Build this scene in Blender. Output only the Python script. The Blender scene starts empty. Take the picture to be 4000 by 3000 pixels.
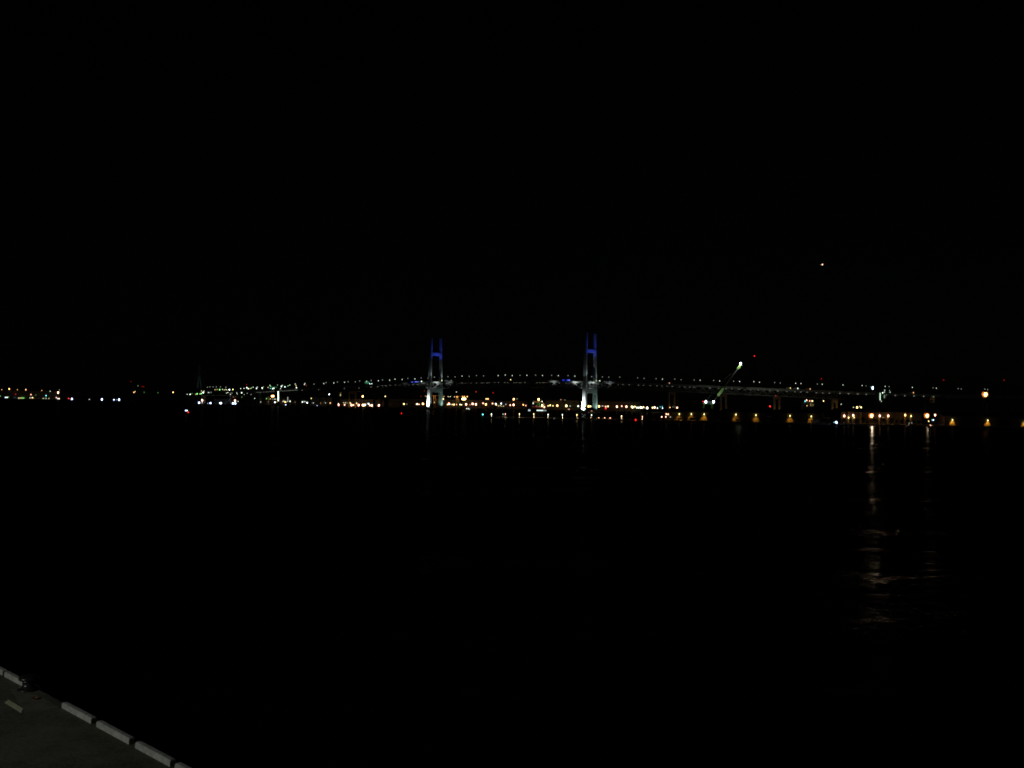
import bpy, bmesh, math, random
import numpy as np
from mathutils import Vector, Matrix

random.seed(7)
sc = bpy.context.scene
COL = sc.collection

# ------------------------------------------------------------------ camera, world, moonlight, exposure
FPX, HCAM = 3889.0, 16.0                      # focal length in pixels of the 4000 px wide photograph
PITCH, ROLL = math.atan(81 / 3889), math.radians(1.05)
cam_d = bpy.data.cameras.new('camera')
cam_d.sensor_width, cam_d.lens = 36.0, 35.0
cam_d.clip_start, cam_d.clip_end = 0.5, 60000
cam = bpy.data.objects.new('camera', cam_d)
COL.objects.link(cam)
fw = Vector((0, math.cos(PITCH), math.sin(PITCH)))
r0, u0 = Vector((1, 0, 0)), Vector((0, -math.sin(PITCH), math.cos(PITCH)))
RX = r0 * math.cos(ROLL) + u0 * math.sin(ROLL)
UX = u0 * math.cos(ROLL) - r0 * math.sin(ROLL)
m3 = Matrix((RX, UX, -fw)).transposed()
cam.matrix_world = Matrix.Translation((0, 0, HCAM)) @ m3.to_4x4()
sc.camera = cam

w = bpy.data.worlds.new('World'); sc.world = w; w.use_nodes = True
nt = w.node_tree; bg = nt.nodes['Background']
sky = nt.nodes.new('ShaderNodeTexSky'); sky.sky_type = 'NISHITA'; sky.sun_disc = False
sky.sun_elevation, sky.sun_rotation = math.radians(18), math.radians(200)
nt.links.new(sky.outputs[0], bg.inputs[0]); bg.inputs[1].default_value = 0.00007
sun_d = bpy.data.lights.new('moonlight', 'SUN'); sun_d.energy = 0.002; sun_d.angle = math.radians(0.5)
sun_d.color = (1, .95, .88)
sun = bpy.data.objects.new('moonlight', sun_d); COL.objects.link(sun)
sun.rotation_euler = (math.radians(72), 0, math.radians(-20))
sc.view_settings.view_transform = 'Standard'; sc.view_settings.look = 'None'
sc.view_settings.exposure = 0; sc.view_settings.gamma = 1
sc.render.engine = 'CYCLES'
sc.cycles.filter_width = 1.7
sc.cycles.use_denoising = True
sc.cycles.max_bounces = 5
sc.cycles.caustics_reflective = False

# ------------------------------------------------------------------ photo-to-place helpers (used once, to find where things stand)
def ray(px, py):
    return fw + RX * ((px - 2000) / FPX) + UX * ((1500 - py) / FPX)
def at(px, py, Y):
    d = ray(px, py); t = Y / d.y
    return Vector((0, 0, HCAM)) + d * t
def ground(px, py, z=0.0):
    d = ray(px, py); t = (z - HCAM) / d.z
    return Vector((0, 0, HCAM)) + d * t

# ------------------------------------------------------------------ materials
MATS = {}
def new_mat(name):
    m = bpy.data.materials.new(name); m.use_nodes = True
    return m, m.node_tree, m.node_tree.nodes['Principled BSDF']
def matte(name, col, rough=.75, var=.25, scale=.4, metal=0.0, bump=0.0):
    if name in MATS: return MATS[name]
    m, t, b = new_mat(name)
    tc = t.nodes.new('ShaderNodeTexCoord'); nz = t.nodes.new('ShaderNodeTexNoise')
    nz.inputs['Scale'].default_value = scale; nz.inputs['Detail'].default_value = 6; nz.inputs['Roughness'].default_value = .65
    t.links.new(tc.outputs['Object'], nz.inputs['Vector'])
    rp = t.nodes.new('ShaderNodeValToRGB')
    rp.color_ramp.elements[0].position, rp.color_ramp.elements[1].position = .3, .7
    rp.color_ramp.elements[0].color = tuple(c * (1 - var) for c in col) + (1,)
    rp.color_ramp.elements[1].color = tuple(min(1, c * (1 + var)) for c in col) + (1,)
    t.links.new(nz.outputs[0], rp.inputs[0]); t.links.new(rp.outputs[0], b.inputs['Base Color'])
    b.inputs['Roughness'].default_value = rough; b.inputs['Metallic'].default_value = metal
    if bump:
        bp = t.nodes.new('ShaderNodeBump'); bp.inputs['Strength'].default_value = bump; bp.inputs['Distance'].default_value = .05
        t.links.new(nz.outputs[0], bp.inputs['Height']); t.links.new(bp.outputs[0], b.inputs['Normal'])
    MATS[name] = m
    return m
def glow(col, strength):
    key = 'glow_%s_%g' % ('_'.join('%.2f' % c for c in col), strength)
    if key in MATS: return MATS[key]
    m, t, b = new_mat(key)
    b.inputs['Base Color'].default_value = (.8, .8, .8, 1)
    b.inputs['Emission Color'].default_value = tuple(col) + (1,)
    b.inputs['Emission Strength'].default_value = strength
    MATS[key] = m
    return m

M_STEEL = matte('white_painted_steel', (.55, .57, .57), .5, .08, .08)
M_DKSTEEL = matte('dark_steel', (.08, .085, .09), .55, .2, .3)
M_TRUSS = matte('grey_truss_steel', (.4, .42, .4), .55, .15, .1)
M_CONC = matte('concrete', (.3, .29, .27), .85, .25, .1)
M_DKCONC = matte('dark_concrete', (.12, .115, .11), .9, .3, .1)
M_LAND = matte('shore_ground', (.07, .07, .065), .95, .4, .02)
M_WALL = matte('weathered_wall', (.1, .093, .08), .85, .3, .3)
M_DKWALL = matte('dark_wall', (.06, .058, .055), .9, .35, .2)
M_DOOR = matte('pale_door_steel', (.36, .33, .28), .6, .18, .8)
M_ROOF = matte('dark_roof_sheet', (.045, .045, .05), .7, .3, .2)
M_GREEN = matte('green_painted_steel', (.15, .38, .07), .5, .15, .2)
M_RUST = matte('rusty_iron', (.22, .09, .05), .9, .4, 3)
M_IRON = matte('black_iron', (.02, .02, .022), .3, .4, 4)
M_HULL = matte('dark_hull_paint', (.05, .05, .06), .4, .2, .5)
M_HULLR = matte('red_hull_paint', (.3, .05, .05), .45, .2, .5)
M_CABIN = matte('white_cabin_paint', (.6, .6, .58), .45, .1, .5)
M_LEAF = matte('dark_foliage', (.03, .05, .02), .8, .4, 2)
M_BARK = matte('bark', (.06, .045, .03), .9, .3, 4)
M_GLASS = matte('dark_window_glass', (.02, .025, .03), .15, .1, 1)

# ------------------------------------------------------------------ mesh builder
class MB:
    def __init__(self): self.v, self.f = [], []
    def add(self, vs, fs):
        n = len(self.v); self.v += [Vector(x) for x in vs]; self.f += [tuple(i + n for i in q) for q in fs]
        return self
    def box(self, lo, hi):
        x0, y0, z0 = lo; x1, y1, z1 = hi
        return self.hexa([(x0,y0,z0),(x1,y0,z0),(x1,y1,z0),(x0,y1,z0)], [(x0,y0,z1),(x1,y0,z1),(x1,y1,z1),(x0,y1,z1)])
    def hexa(self, b, t):
        n = len(b)
        fs = [tuple(reversed(range(n))), tuple(range(n, 2 * n))] + [(i, (i + 1) % n, n + (i + 1) % n, n + i) for i in range(n)]
        return self.add(list(b) + list(t), fs)
    def obox(self, c, ax, ay, hx, hy, z0, z1):      # box on oriented horizontal axes
        c = Vector((c[0], c[1], 0)); ax = Vector((ax[0], ax[1], 0)); ay = Vector((ay[0], ay[1], 0))
        q = [c + ax * (hx * i) + ay * (hy * j) for i, j in ((-1,-1),(1,-1),(1,1),(-1,1))]
        return self.hexa([p + Vector((0,0,z0)) for p in q], [p + Vector((0,0,z1)) for p in q])
    def tube(self, p, q, r0, r1=None, n=6):
        p, q = Vector(p), Vector(q); r1 = r0 if r1 is None else r1
        d = (q - p).normalized(); a = d.orthogonal().normalized(); b = d.cross(a)
        R = lambda c, r: [c + (a * math.cos(2*math.pi*i/n) + b * math.sin(2*math.pi*i/n)) * r for i in range(n)]
        return self.hexa(R(p, r0), R(q, r1))
    def beam(self, p, q, w_, h_, up=(0,0,1)):
        p, q, up = Vector(p), Vector(q), Vector(up)
        d = (q - p).normalized(); s = d.cross(up)
        if s.length < 1e-4: s = Vector((1,0,0))
        s.normalize(); t = s.cross(d)
        R = lambda c: [c + s*(w_/2*i) + t*(h_/2*j) for i, j in ((-1,-1),(1,-1),(1,1),(-1,1))]
        return self.hexa(R(p), R(q))
    def lathe(self, c, prof, n=12):
        c = Vector(c); vs = []
        for r, z in prof: vs += [c + Vector((r*math.cos(2*math.pi*i/n), r*math.sin(2*math.pi*i/n), z)) for i in range(n)]
        fs = [tuple(reversed(range(n))), tuple(range((len(prof)-1)*n, len(prof)*n))]
        for k in range(len(prof)-1):
            fs += [(k*n+i, k*n+(i+1)%n, (k+1)*n+(i+1)%n, (k+1)*n+i) for i in range(n)]
        return self.add(vs, fs)
    def mesh(self, name, mat, off=Vector((0,0,0)), smooth=False):
        me = bpy.data.meshes.new(name)
        me.from_pydata([tuple(p - off) for p in self.v], [], self.f)
        me.materials.append(mat); me.update()
        if smooth:
            for p in me.polygons: p.use_smooth = True
        return me
    def part(self, name, mat, root, smooth=False):
        off = world_loc(root)
        o = bpy.data.objects.new(name, self.mesh(name, mat, off, smooth))
        COL.objects.link(o); o.parent = root
        return o
    def top(self, name, mat, kind=None, label=None, cat=None, group=None, smooth=False):
        o = bpy.data.objects.new(name, self.mesh(name, mat, Vector((0,0,0)), smooth)); COL.objects.link(o)
        if kind: o['kind'] = kind
        if label: o['label'] = label
        if cat: o['category'] = cat
        if group: o['group'] = group
        return o
def world_loc(o):
    v = Vector((0,0,0))
    while o is not None: v += o.location; o = o.parent
    return v
USED = {}
def thing(name, label, cat, loc, group=None):
    o = bpy.data.objects.new(name, None); o.empty_display_size = .5; COL.objects.link(o)
    o.location = loc; o['label'] = label; o['category'] = cat
    if group: o['group'] = group
    return o
def lamp_light(kind, name, loc, power, col, aim=None, angle=60, blend=.6, size=.3, parent=None):
    d = bpy.data.lights.new(name, kind); d.energy = power; d.color = col
    if kind in ('POINT', 'SPOT'): d.shadow_soft_size = size
    if kind == 'SPOT': d.spot_size = math.radians(angle); d.spot_blend = blend
    o = bpy.data.objects.new(name, d); COL.objects.link(o)
    loc = Vector(loc)
    if aim is not None: o.rotation_euler = (Vector(aim) - loc).to_track_quat('-Z', 'Y').to_euler()
    if parent is not None: o.parent = parent; o.location = loc - world_loc(parent)
    else: o.location = loc
    return o

# ------------------------------------------------------------------ water
def water_material():
    m, t, b = new_mat('harbour_water')
    t.nodes.remove(b)
    gl = t.nodes.new('ShaderNodeBsdfGlossy'); gl.inputs['Color'].default_value = (.021, .021, .021, 1)     # murky, wind-ruffled water gives back little
    df = t.nodes.new('ShaderNodeBsdfDiffuse'); df.inputs['Color'].default_value = (.0015, .002, .002, 1)
    fr = t.nodes.new('ShaderNodeFresnel'); fr.inputs['IOR'].default_value = 1.333
    mxs = t.nodes.new('ShaderNodeMixShader')
    t.links.new(df.outputs[0], mxs.inputs[1]); t.links.new(gl.outputs[0], mxs.inputs[2])
    t.links.new(mxs.outputs[0], t.nodes['Material Output'].inputs['Surface'])
    geo = t.nodes.new('ShaderNodeNewGeometry'); sep = t.nodes.new('ShaderNodeSeparateXYZ')
    t.links.new(geo.outputs['Position'], sep.inputs[0])
    def mapr(src, a, b_, c, d):
        n = t.nodes.new('ShaderNodeMapRange'); n.inputs[1].default_value, n.inputs[2].default_value = a, b_
        n.inputs[3].default_value, n.inputs[4].default_value = c, d
        t.links.new(src, n.inputs[0]); return n.outputs[0]
    # open water in front of the terminal is ruffled, the lee of the far pier is smooth
    t.links.new(mapr(sep.outputs[1], 150, 600, .08, .15), gl.inputs['Roughness'])
    def noise(scale, sx, sy, detail, rough=.55, off=0):
        mp = t.nodes.new('ShaderNodeMapping'); mp.inputs['Scale'].default_value = (sx, sy, 1)
        mp.inputs['Location'].default_value = (off, off * .7, 0); mp.inputs['Rotation'].default_value = (0, 0, math.radians(8))
        t.links.new(geo.outputs['Position'], mp.inputs['Vector'])
        n = t.nodes.new('ShaderNodeTexNoise'); n.inputs['Scale'].default_value = scale
        n.inputs['Detail'].default_value = detail; n.inputs['Roughness'].default_value = rough
        t.links.new(mp.outputs[0], n.inputs['Vector']); return n.outputs[0]
    def math_(op, a, b_):
        n = t.nodes.new('ShaderNodeMath'); n.operation = op
        for i, x in enumerate((a, b_)):
            if isinstance(x, (int, float)): n.inputs[i].default_value = x
            else: t.links.new(x, n.inputs[i])
        return n.outputs[0]
    h = math_('ADD', math_('MULTIPLY', noise(.045, .45, 1, 3), 3.2), math_('MULTIPLY', noise(.3, .45, 1, 5, .62, 31), 1.0))
    h = math_('ADD', h, math_('MULTIPLY', noise(2.0, .6, 1, 3, .6, 77), .12))
    amp = mapr(sep.outputs[1], 380, 720, 2.2, .1)
    gust = mapr(noise(.028, .3, 1, 2, .5, 120), .38, .62, .35, 1.5)      # gusts: some bands of water are ruffled more than others
    amp = math_('MULTIPLY', amp, gust)
    patch = mapr(noise(.04, .25, 1, 4, .65, 55), .5, .68, .03, .8)      # noise mask painted on the reflection itself, breaking lamp streaks into glints
    near = mapr(sep.outputs[1], 52, 100, .15, 1)
    patch = math_('MULTIPLY', patch, mapr(noise(.55, .5, 1, 3, .7, 9), .42, .66, .15, 3.2))
    far_ = mapr(sep.outputs[1], 330, 620, 0, .55)
    t.links.new(math_('MULTIPLY', math_('MULTIPLY', fr.outputs[0], math_('ADD', patch, far_)), near), mxs.inputs[0])  # reflection also faded by distance, to set where the streaks show
    bp = t.nodes.new('ShaderNodeBump'); bp.inputs['Distance'].default_value = 1.0
    bp.inputs['Strength'].default_value = 1.0
    t.links.new(math_('MULTIPLY', h, amp), bp.inputs['Height'])
    t.links.new(bp.outputs[0], gl.inputs['Normal']); t.links.new(bp.outputs[0], fr.inputs['Normal'])
    return m
MB().add([(-30000,-200,0),(30000,-200,0),(30000,40000,0),(-30000,40000,0)], [(0,1,2,3)]).top('water', water_material(), 'structure')

# ------------------------------------------------------------------ land
def px_plan(px, Y):
    p = at(px, 1581, Y); return Vector((p.x, Y, 0))
def slab(name, pts, z0, z1, mat):
    return MB().hexa([Vector((p.x, p.y, z0)) for p in pts], [Vector((p.x, p.y, z1)) for p in pts]).top(name, mat, 'structure')
far_edge = [(-500, 4400), (470, 4400), (700, 2960), (1000, 2900), (1500, 2950), (1700, 3250), (2450, 3250), (2720, 2600), (2860, 2250), (2960, 1800), (4700, 1500)]
slab('shore_land', [px_plan(p, d) for p, d in far_edge] + [px_plan(4700, 9000), px_plan(-500, 9000)], -2, 2.5, M_LAND)
PIER_Y, PIER_Z = 1110, 1.8
slab('pier_ground', [px_plan(1880, PIER_Y + 10), px_plan(4500, PIER_Y), px_plan(4500, PIER_Y + 330), px_plan(2900, PIER_Y + 330), px_plan(2540, PIER_Y + 90), px_plan(1880, PIER_Y + 70)], -2, PIER_Z, M_CONC)

# ------------------------------------------------------------------ bridge
UD, VD = Vector((.8, -.6, 0)), Vector((.6, .8, 0))
B0 = Vector((-188, 2441, 0))
HALF = 17.0
def bridge_s(px, py, off=0.0):
    d = ray(px, py); m = d.x / d.y; o = B0 + VD * off
    return (m * o.y - o.x) / (.8 + .6 * m)
def bp(s, off=0.0, z=0.0):
    p = B0 + UD * s + VD * off; return Vector((p.x, p.y, z))
deck_lamps_px = [(989,1512),(1005,1512),(1029,1511),(1054,1505),(1084,1504),(1103,1505),(1132,1504),(1153,1500),(1189,1502),(1191,1498),(1227,1500),(1265,1498),(1274,1494),
 (1304,1496),(1318,1492),(1346,1493),(1360,1491),(1388,1491),(1405,1488),(1432,1489),(1450,1486),(1478,1487),(1494,1484),(1522,1485),(1543,1481),(1571,1482),(1593,1478),(1621,1480),(1645,1476),(1672,1477),(1697,1473),
 (1750,1471),(1778,1472),(1805,1469),(1833,1470),(1861,1467),(1889,1468),(1946,1467),(1974,1465),(2001,1467),(2031,1466),(2058,1466),(2092,1465),(2119,1467),(2155,1466),(2181,1467),(2219,1467),(2246,1469),
 (2311,1471),(2353,1472),(2378,1473),(2421,1473),(2491,1476),(2516,1478),(2563,1479),(2588,1481),(2636,1481),(2660,1483),(2712,1484),(2735,1485),(2788,1486),(2811,1488),(2866,1489),(2889,1490),(2945,1491),(2967,1493),
 (3026,1494),(3048,1496),(3108,1497),(3129,1498),(3193,1500),(3212,1501),(3293,1504),(3368,1506),(3383,1507),(3458,1509),(3473,1510),(3564,1513),(3645,1515),(3658,1516),(3743,1518),(3755,1519),(3847,1520),(3858,1522)]
lam = []
for i, (px, py) in enumerate(deck_lamps_px):
    off = HALF - 1 if i % 2 == 0 else -HALF + 1
    s = bridge_s(px, py, off); p = bp(s, off); z = at(px, py, p.y).z
    lam.append((s, off, z, px, py))
pf = np.polyfit([l[0] / 1000 for l in lam], [l[2] - 12 for l in lam], 5)
S_MIN, S_MAX = min(l[0] for l in lam) - 60, max(l[0] for l in lam) + 220
S_LO, S_HI = min(l[0] for l in lam), max(l[0] for l in lam)
def zd(s): return float(np.polyval(pf, min(max(s, S_LO), S_HI) / 1000))
T_S0, T_S1 = -520.0, bridge_s(3272, 1535, -HALF)

bridge = thing('cable_stayed_bridge', 'long double deck bridge with two tall H shaped towers lit white below and blue above', 'bridge', bp(0))
def ribbon(s0, s1, offs, ztop, zbot, n):
    mb = MB(); ss = [s0 + (s1 - s0) * i / n for i in range(n + 1)]
    a, b = offs
    for i, s in enumerate(ss):
        z = zd(s); mb.v += [bp(s, a, z+zbot), bp(s, b, z+zbot), bp(s, b, z+ztop), bp(s, a, z+ztop)]
    for i in range(n):
        k = i*4
        mb.f += [(k+j, k+(j+1)%4, k+4+(j+1)%4, k+4+j) for j in range(4)]
    mb.f += [(3,2,1,0), (n*4, n*4+1, n*4+2, n*4+3)]
    return mb
ribbon(S_MIN, S_MAX, (-HALF, HALF), 0, -3.2, 120).part('upper_deck', M_STEEL, bridge)
ribbon(T_S0, T_S1, (-HALF + 2, HALF - 2), -13.4, -14.6, 80).part('lower_deck', M_DKSTEEL, bridge)
for off in (-HALF, HALF):
    ribbon(S_MIN, S_MAX, (off - .12, off + .12), 1.1, .02, 120).part('railing', M_TRUSS, bridge)
for off in (-HALF + 1, HALF - 1):       # Warren truss between the decks
    mb = MB(); n = int((T_S1 - T_S0) / 9); st = (T_S1 - T_S0) / n
    for i in range(n):
        a, b = T_S0 + i*st, T_S0 + (i+1)*st
        za, zb = (-3.2, -13.2) if i % 2 == 0 else (-13.2, -3.2)
        mb.beam(bp(a, off, zd(a)+za), bp(b, off, zd(b)+zb), .9, .9)
        if i % 2 == 0: mb.beam(bp(a, off, zd(a)-3.2), bp(a, off, zd(a)-13.2), .6, .6, up=(1,0,0))
        mb.beam(bp(a, off, zd(a)-13.6), bp(b, off, zd(b)-13.6), 1.3, 1.6)
    mb.part('truss', M_TRUSS, bridge)
# lamps under the upper deck that light the lower roadway and its truss
fix = MB().box((-1.2,-.4,-.3), (1.2,.4,.1)).mesh('lower_deck_lamp', glow((.95, 1, .8), .42))
s = T_S0 + 330
while s < T_S1 - 5:
    o = bpy.data.objects.new('lower_deck_lamp', fix); COL.objects.link(o); o.parent = bridge
    o.location = bp(s, -HALF + 5 if int(s) % 2 else HALF - 5, zd(s) - 3.7) - bridge.location; s += random.choice((9, 12, 16))
edge_px = [(1004,1533),(1011,1533),(1018,1533),(1030,1532),(1040,1531),(1047,1531),(1055,1530),(1062,1530),(1070,1530),(1097,1526),(1105,1528),(1112,1527),(1120,1527),(1128,1526),(1134,1525),(1141,1525),(1148,1525),(1154,1524),(1160,1524),(1180,1524),(1245,1522),(1345,1517),(1402,1516),(1450,1511),(1475,1510)] \
    + [(3281,1536),(3315,1537),(3351,1539),(3384,1540),(3419,1541),(3462,1543),(3497,1545),(3534,1546),(3570,1547),(3608,1548),(3646,1550)]
fix2 = MB().box((-.5,-.5,-.7), (.5,.5,.7)).mesh('girder_lamp', glow((.85, 1, .8), .32))
for px, py in edge_px:
    sx = bridge_s(px, py, -HALF - 1.2); p = bp(sx, -HALF - 1.2)
    o = bpy.data.objects.new('girder_lamp', fix2); COL.objects.link(o); o.parent = bridge
    z = min(at(px, py, p.y).z, zd(sx) - 3.4)
    o.location = Vector((p.x, p.y, z)) - bridge.location

ZT = 176.0
def leg_frame(side, z):         # centre offset and half sizes of a tower leg at height z
    k = (z - 4) / (ZT - 4)
    return side * (22.2 - 5.2 * k), 4.8 + (2.2 - 4.8) * k ** .8, 3.4 + (2.2 - 3.4) * k ** .8
BLUE = (.03, .08, 1.0)
tower_lights = []
for tname, ts in (('left', 0.0), ('right', 447.8)):
    tower = bpy.data.objects.new('tower', None); COL.objects.link(tower); tower.parent = bridge
    tower.location = bp(ts) - bridge.location
    tower['label'] = 'bridge tower nearer the long shore' if tname == 'left' else 'taller looking bridge tower nearer the crane'
    for side in (-1, 1):
        mb = MB(); zs = [4, 20, 40, 56, 72, 100, 132, 141, 160, ZT]
        for z in zs:
            o, hu, hv = leg_frame(side, z); c = bp(ts, o, z)
            for i, j in ((-1,-1),(1,-1),(1,1),(-1,1)):
                ch = .55
                mb.v.append(c + UD*(hu*i) + VD*(hv*j))
        for k in range(len(zs)-1):
            mb.f += [(k*4+i, k*4+(i+1)%4, k*4+4+(i+1)%4, k*4+4+i) for i in range(4)]
        mb.f += [(3,2,1,0), tuple(len(mb.v)-4+i for i in range(4))]
        mb.part('leg', M_STEEL, tower)
    o1, hu1, hv1 = leg_frame(1, 136)
    mb = MB().obox(bp(ts), UD, VD, hu1 - .25, o1 - hv1 + .1, 132.4, 140); mb.part('upper_crossbeam', M_STEEL, tower)
    o2, hu2, hv2 = leg_frame(1, 50); zb = zd(ts) - 15.2
    MB().obox(bp(ts), UD, VD, hu2 - .3, o2 - hv2 + .1, zb - 9.5, zb - .3).part('lower_crossbeam', M_STEEL, tower)
    MB().obox(bp(ts), UD, VD, 17, 35, -3, 2.6).part('pier_cap', M_CONC, tower)
    MB().obox(bp(ts), UD, VD, 8, 30, 2.6, 4.05).part('plinth', M_CONC, tower)
    # stay cables, a fan on each face of the tower
    for side in (-1, 1):
        for dr in (-1, 1):
            for k in range(7):
                sa = ts + dr * (40 + 27 * k)
                zt = 118 + 7.5 * k
                ot, _, _ = leg_frame(side, zt)
                MB().tube(bp(ts + dr*2.5, ot, zt), bp(sa, side * (HALF - .3), zd(sa)), .12, n=4).part('stay_cable', M_DKSTEEL, tower)
    b0 = -22.2
    # floodlights as the towers carry them: at the foot, at deck level and round the crossbeam
    flood = MB()
    K = 1.0 if tname == 'left' else 1.15
    fl = [  # kind, s offset, v offset, z, aim(s, v, z), power, colour, angle
        (-1.5, b0 - 15, 4, (0, b0 + 3, 22), 4.2e5*K, (.93, 1, .97), 62),
        (16, 14, 5, (0, 20, 30), 1.9e4*K, (.6, 1, .85), 75),
        (16, -30, 5, (2, -21, 36), 1.3e4*K, (.75, 1, .9), 60),
        (8.5, -19.5, 71, (1.5, -19, 110), 9e3, (.75, .95, 1), 34),
        (8.5, 19.5, 71, (1.5, 19.2, 112), 8e3, (.75, .95, .9), 46),
        (-2, b0 - 10, 72, (0, -20, 105), .015e5, (.8, .95, 1), 60),
        (13, -8, 120, (1, -8, 137), 7e3, BLUE, 100),
        (13, 8, 120, (1, 10, 137), 7e3, BLUE, 100),
        (11, -14, 141, (1, -17, 160), 2.8e3, BLUE, 75),
        (11, 14, 141, (1, 17, 160), 2.8e3, BLUE, 75),
        (13, -b0 - 1, 73, (0, HALF, 70), .06e5, (.9, 1, .6), 60),
    ]
    for (ds, dv, z, a, pw, c, ang) in fl:
        lamp_light('SPOT', 'tower_floodlight', bp(ts+ds, dv, z), pw, c, bp(ts+a[0], a[1], a[2]), ang, .7, .8, tower)
    # lights washing the deck edge beside the near leg
    for ds, pw in ((18, .05e5), (-26, .005e5 if tname == 'left' else .05e5), (60, .01e5), (-85, .002e5 if tname == "left" else .02e5)):
        z = zd(ts + ds)
        lamp_light('SPOT', 'deck_edge_floodlight', bp(ts+ds, -HALF-9, z-7), pw, (.9, 1, .95), bp(ts+ds, -HALF, z-1), 115, .8, .5, tower)
    hb = MB().obox(bp(ts - 1.5, b0 - 15), UD, VD, .9, .6, 2.58, 4.0); hb.part('floodlight_housing', M_DKSTEEL, tower)

# portal piers under the approaches
def portal(px, zfoot, ztop_px=None, w_=1.4):
    s_ = bridge_s(px, 1560, 0); zt = zd(s_) - (15 if T_S0 < s_ < T_S1 else 3.3)
    pr = bpy.data.objects.new('portal_pier', None); COL.objects.link(pr); pr.parent = bridge; pr.location = bp(s_) - bridge.location
    for side in (-1, 1):
        MB().obox(bp(s_, side * 12), UD, VD, w_, 1.6, zfoot, zt - 5).part('leg', M_CONC, pr)
    MB().obox(bp(s_), UD, VD, w_ + .2, 15, zt - 5.02, zt - .02).part('crossbeam', M_CONC, pr)
    return s_
for px in (1000, 1160, 1262, 1376, 1476, 2624, 2826, 3035, 3260, 3450, 3640, 3850):
    portal(px, -2)
for px, pw in ((2624, .5), (3260, 1.0), (3035, .45), (1376, .5), (2826, .25), (3640, .8)):
    s_ = bridge_s(px, 1560, 0)
    for v_ in (-16, 9):
        lamp_light('POINT', 'pier_foot_light', bp(s_ + 9, v_, 7), 3e3 * pw, (1, .5, .15), size=.4, parent=bridge)

# ------------------------------------------------------------------ lamps: unit meshes copied with obj.copy()
CN = {'v': 'warm white', 'w': 'greenish white', 'c': 'cool white', 'b': 'bluish white', 'o': 'orange', 'p': 'pinkish white', 'y': 'yellow', 'g': 'green', 'r': 'red', 't': 'turquoise'}
CV = {'v': (1, .8, .55), 'w': (.86, 1, .82), 'c': (.75, .9, 1), 'b': (.45, .6, 1), 'o': (1, .47, .15), 'p': (1, .43, .28), 'y': (1, .82, .3), 'g': (.25, 1, .2), 'r': (1, .015, .01), 't': (.15, .9, .95)}
SN = {'d': 'faint', 's': 'small', 'm': 'plain', 'M': 'bright', 'B': 'large glaring', 'H': 'huge glaring'}
SZ = {'d': (2.5, .45), 's': (2.6, 1.4), 'm': (3.9, 2.4), 'M': (4.3, 4.2), 'B': (6.0, 7.5), 'H': (10, 12)}
ORD = 'first second third fourth fifth sixth seventh eighth ninth tenth eleventh twelfth thirteenth fourteenth fifteenth sixteenth seventeenth eighteenth nineteenth twentieth'.split()

def lathe_mesh(name, prof, mat, n=8): return MB().lathe((0,0,0), prof, n).mesh(name, mat, smooth=False)
POLE = lathe_mesh('lamp_pole', [(2.0, 0), (2.0, .03), (1.1, .04), (.7, 1.0)], M_DKSTEEL, 6)
POLE_PALE = lathe_mesh('lamp_pole', [(2.0, 0), (2.0, .03), (1.1, .04), (.7, 1.0)], M_CABIN, 6)
HEADS = {}
def head_mesh(c, k):
    if (c, k) not in HEADS:
        HEADS[c, k] = MB().lathe((0,0,0), [(.35, -1.15), (.8, -.8), (1, -.1), (.85, .55), (.4, .85)], 8).mesh('lamp_head', glow(CV[c], SZ[k][1]))
    return HEADS[c, k]
CAP = lathe_mesh('lamp_cap', [(.45, .86), (.95, .9), (.9, 1.02), (.2, 1.3)], M_DKSTEEL, 8)
_dm = MB()
for rr, yy in ((.5, 1.35), (1.2, 1.3), (1.9, 1.1), (2.3, .8), (2.35, .86), (1.9, 1.25), (1.2, 1.45), (.5, 1.5)):
    _dm.v += [Vector((rr*math.cos(2*math.pi*i/16), yy, rr*math.sin(2*math.pi*i/16))) for i in range(16)]
for kk in range(7): _dm.f += [(kk*16+i, kk*16+(i+1)%16, (kk+1)*16+(i+1)%16, (kk+1)*16+i) for i in range(16)]
_dm.f += [tuple(range(16)), tuple(range(7*16, 8*16))]
DISH = _dm.mesh('halo_dish', matte('amber_halo_tint', (.16, .06, .01), .6, .1, 2))  # added dish behind the huge lamps; its lit amber face imitates a glare halo
_tmpl = {}
def put(o, root, loc, scale):
    c = o.copy(); COL.objects.link(c); c.parent = root; c.location = loc; c.scale = scale
    return c
def template(name, me):
    if name not in _tmpl: _tmpl[name] = bpy.data.objects.new(name, me)
    return _tmpl[name]
PENDING = []
def lamp(name, c, k, p, zbase, place, cat, group, Y, boost=1.0, pole_r=.14):
    sz, st = SZ[k]; r = .5 * sz * Y / FPX * boost
    root = thing(name, '', cat, (p.x, p.y, zbase), group)
    h = p.z - zbase
    put(template('lamp_pole', POLE), root, (0,0,0), (pole_r, pole_r, max(.5, h - r)))
    head = bpy.data.objects.new('lamp_head', head_mesh(c, k)); COL.objects.link(head); head.parent = root
    head.location = (0,0,h); head.scale = (r, r, r*1.25)
    if k in 'MBH':
        put(template('lamp_cap', CAP), root, (0,0,h), (r, r, r*1.25)).name = 'lamp_cap'
    if k == 'H':
        dish = bpy.data.objects.new('halo_dish', DISH); COL.objects.link(dish); dish.parent = root; dish.location = (0, 0, h); dish.scale = (r, r, r)
    PENDING.append((root, c, k, place, cat, p.x / p.y))
    return root

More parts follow.
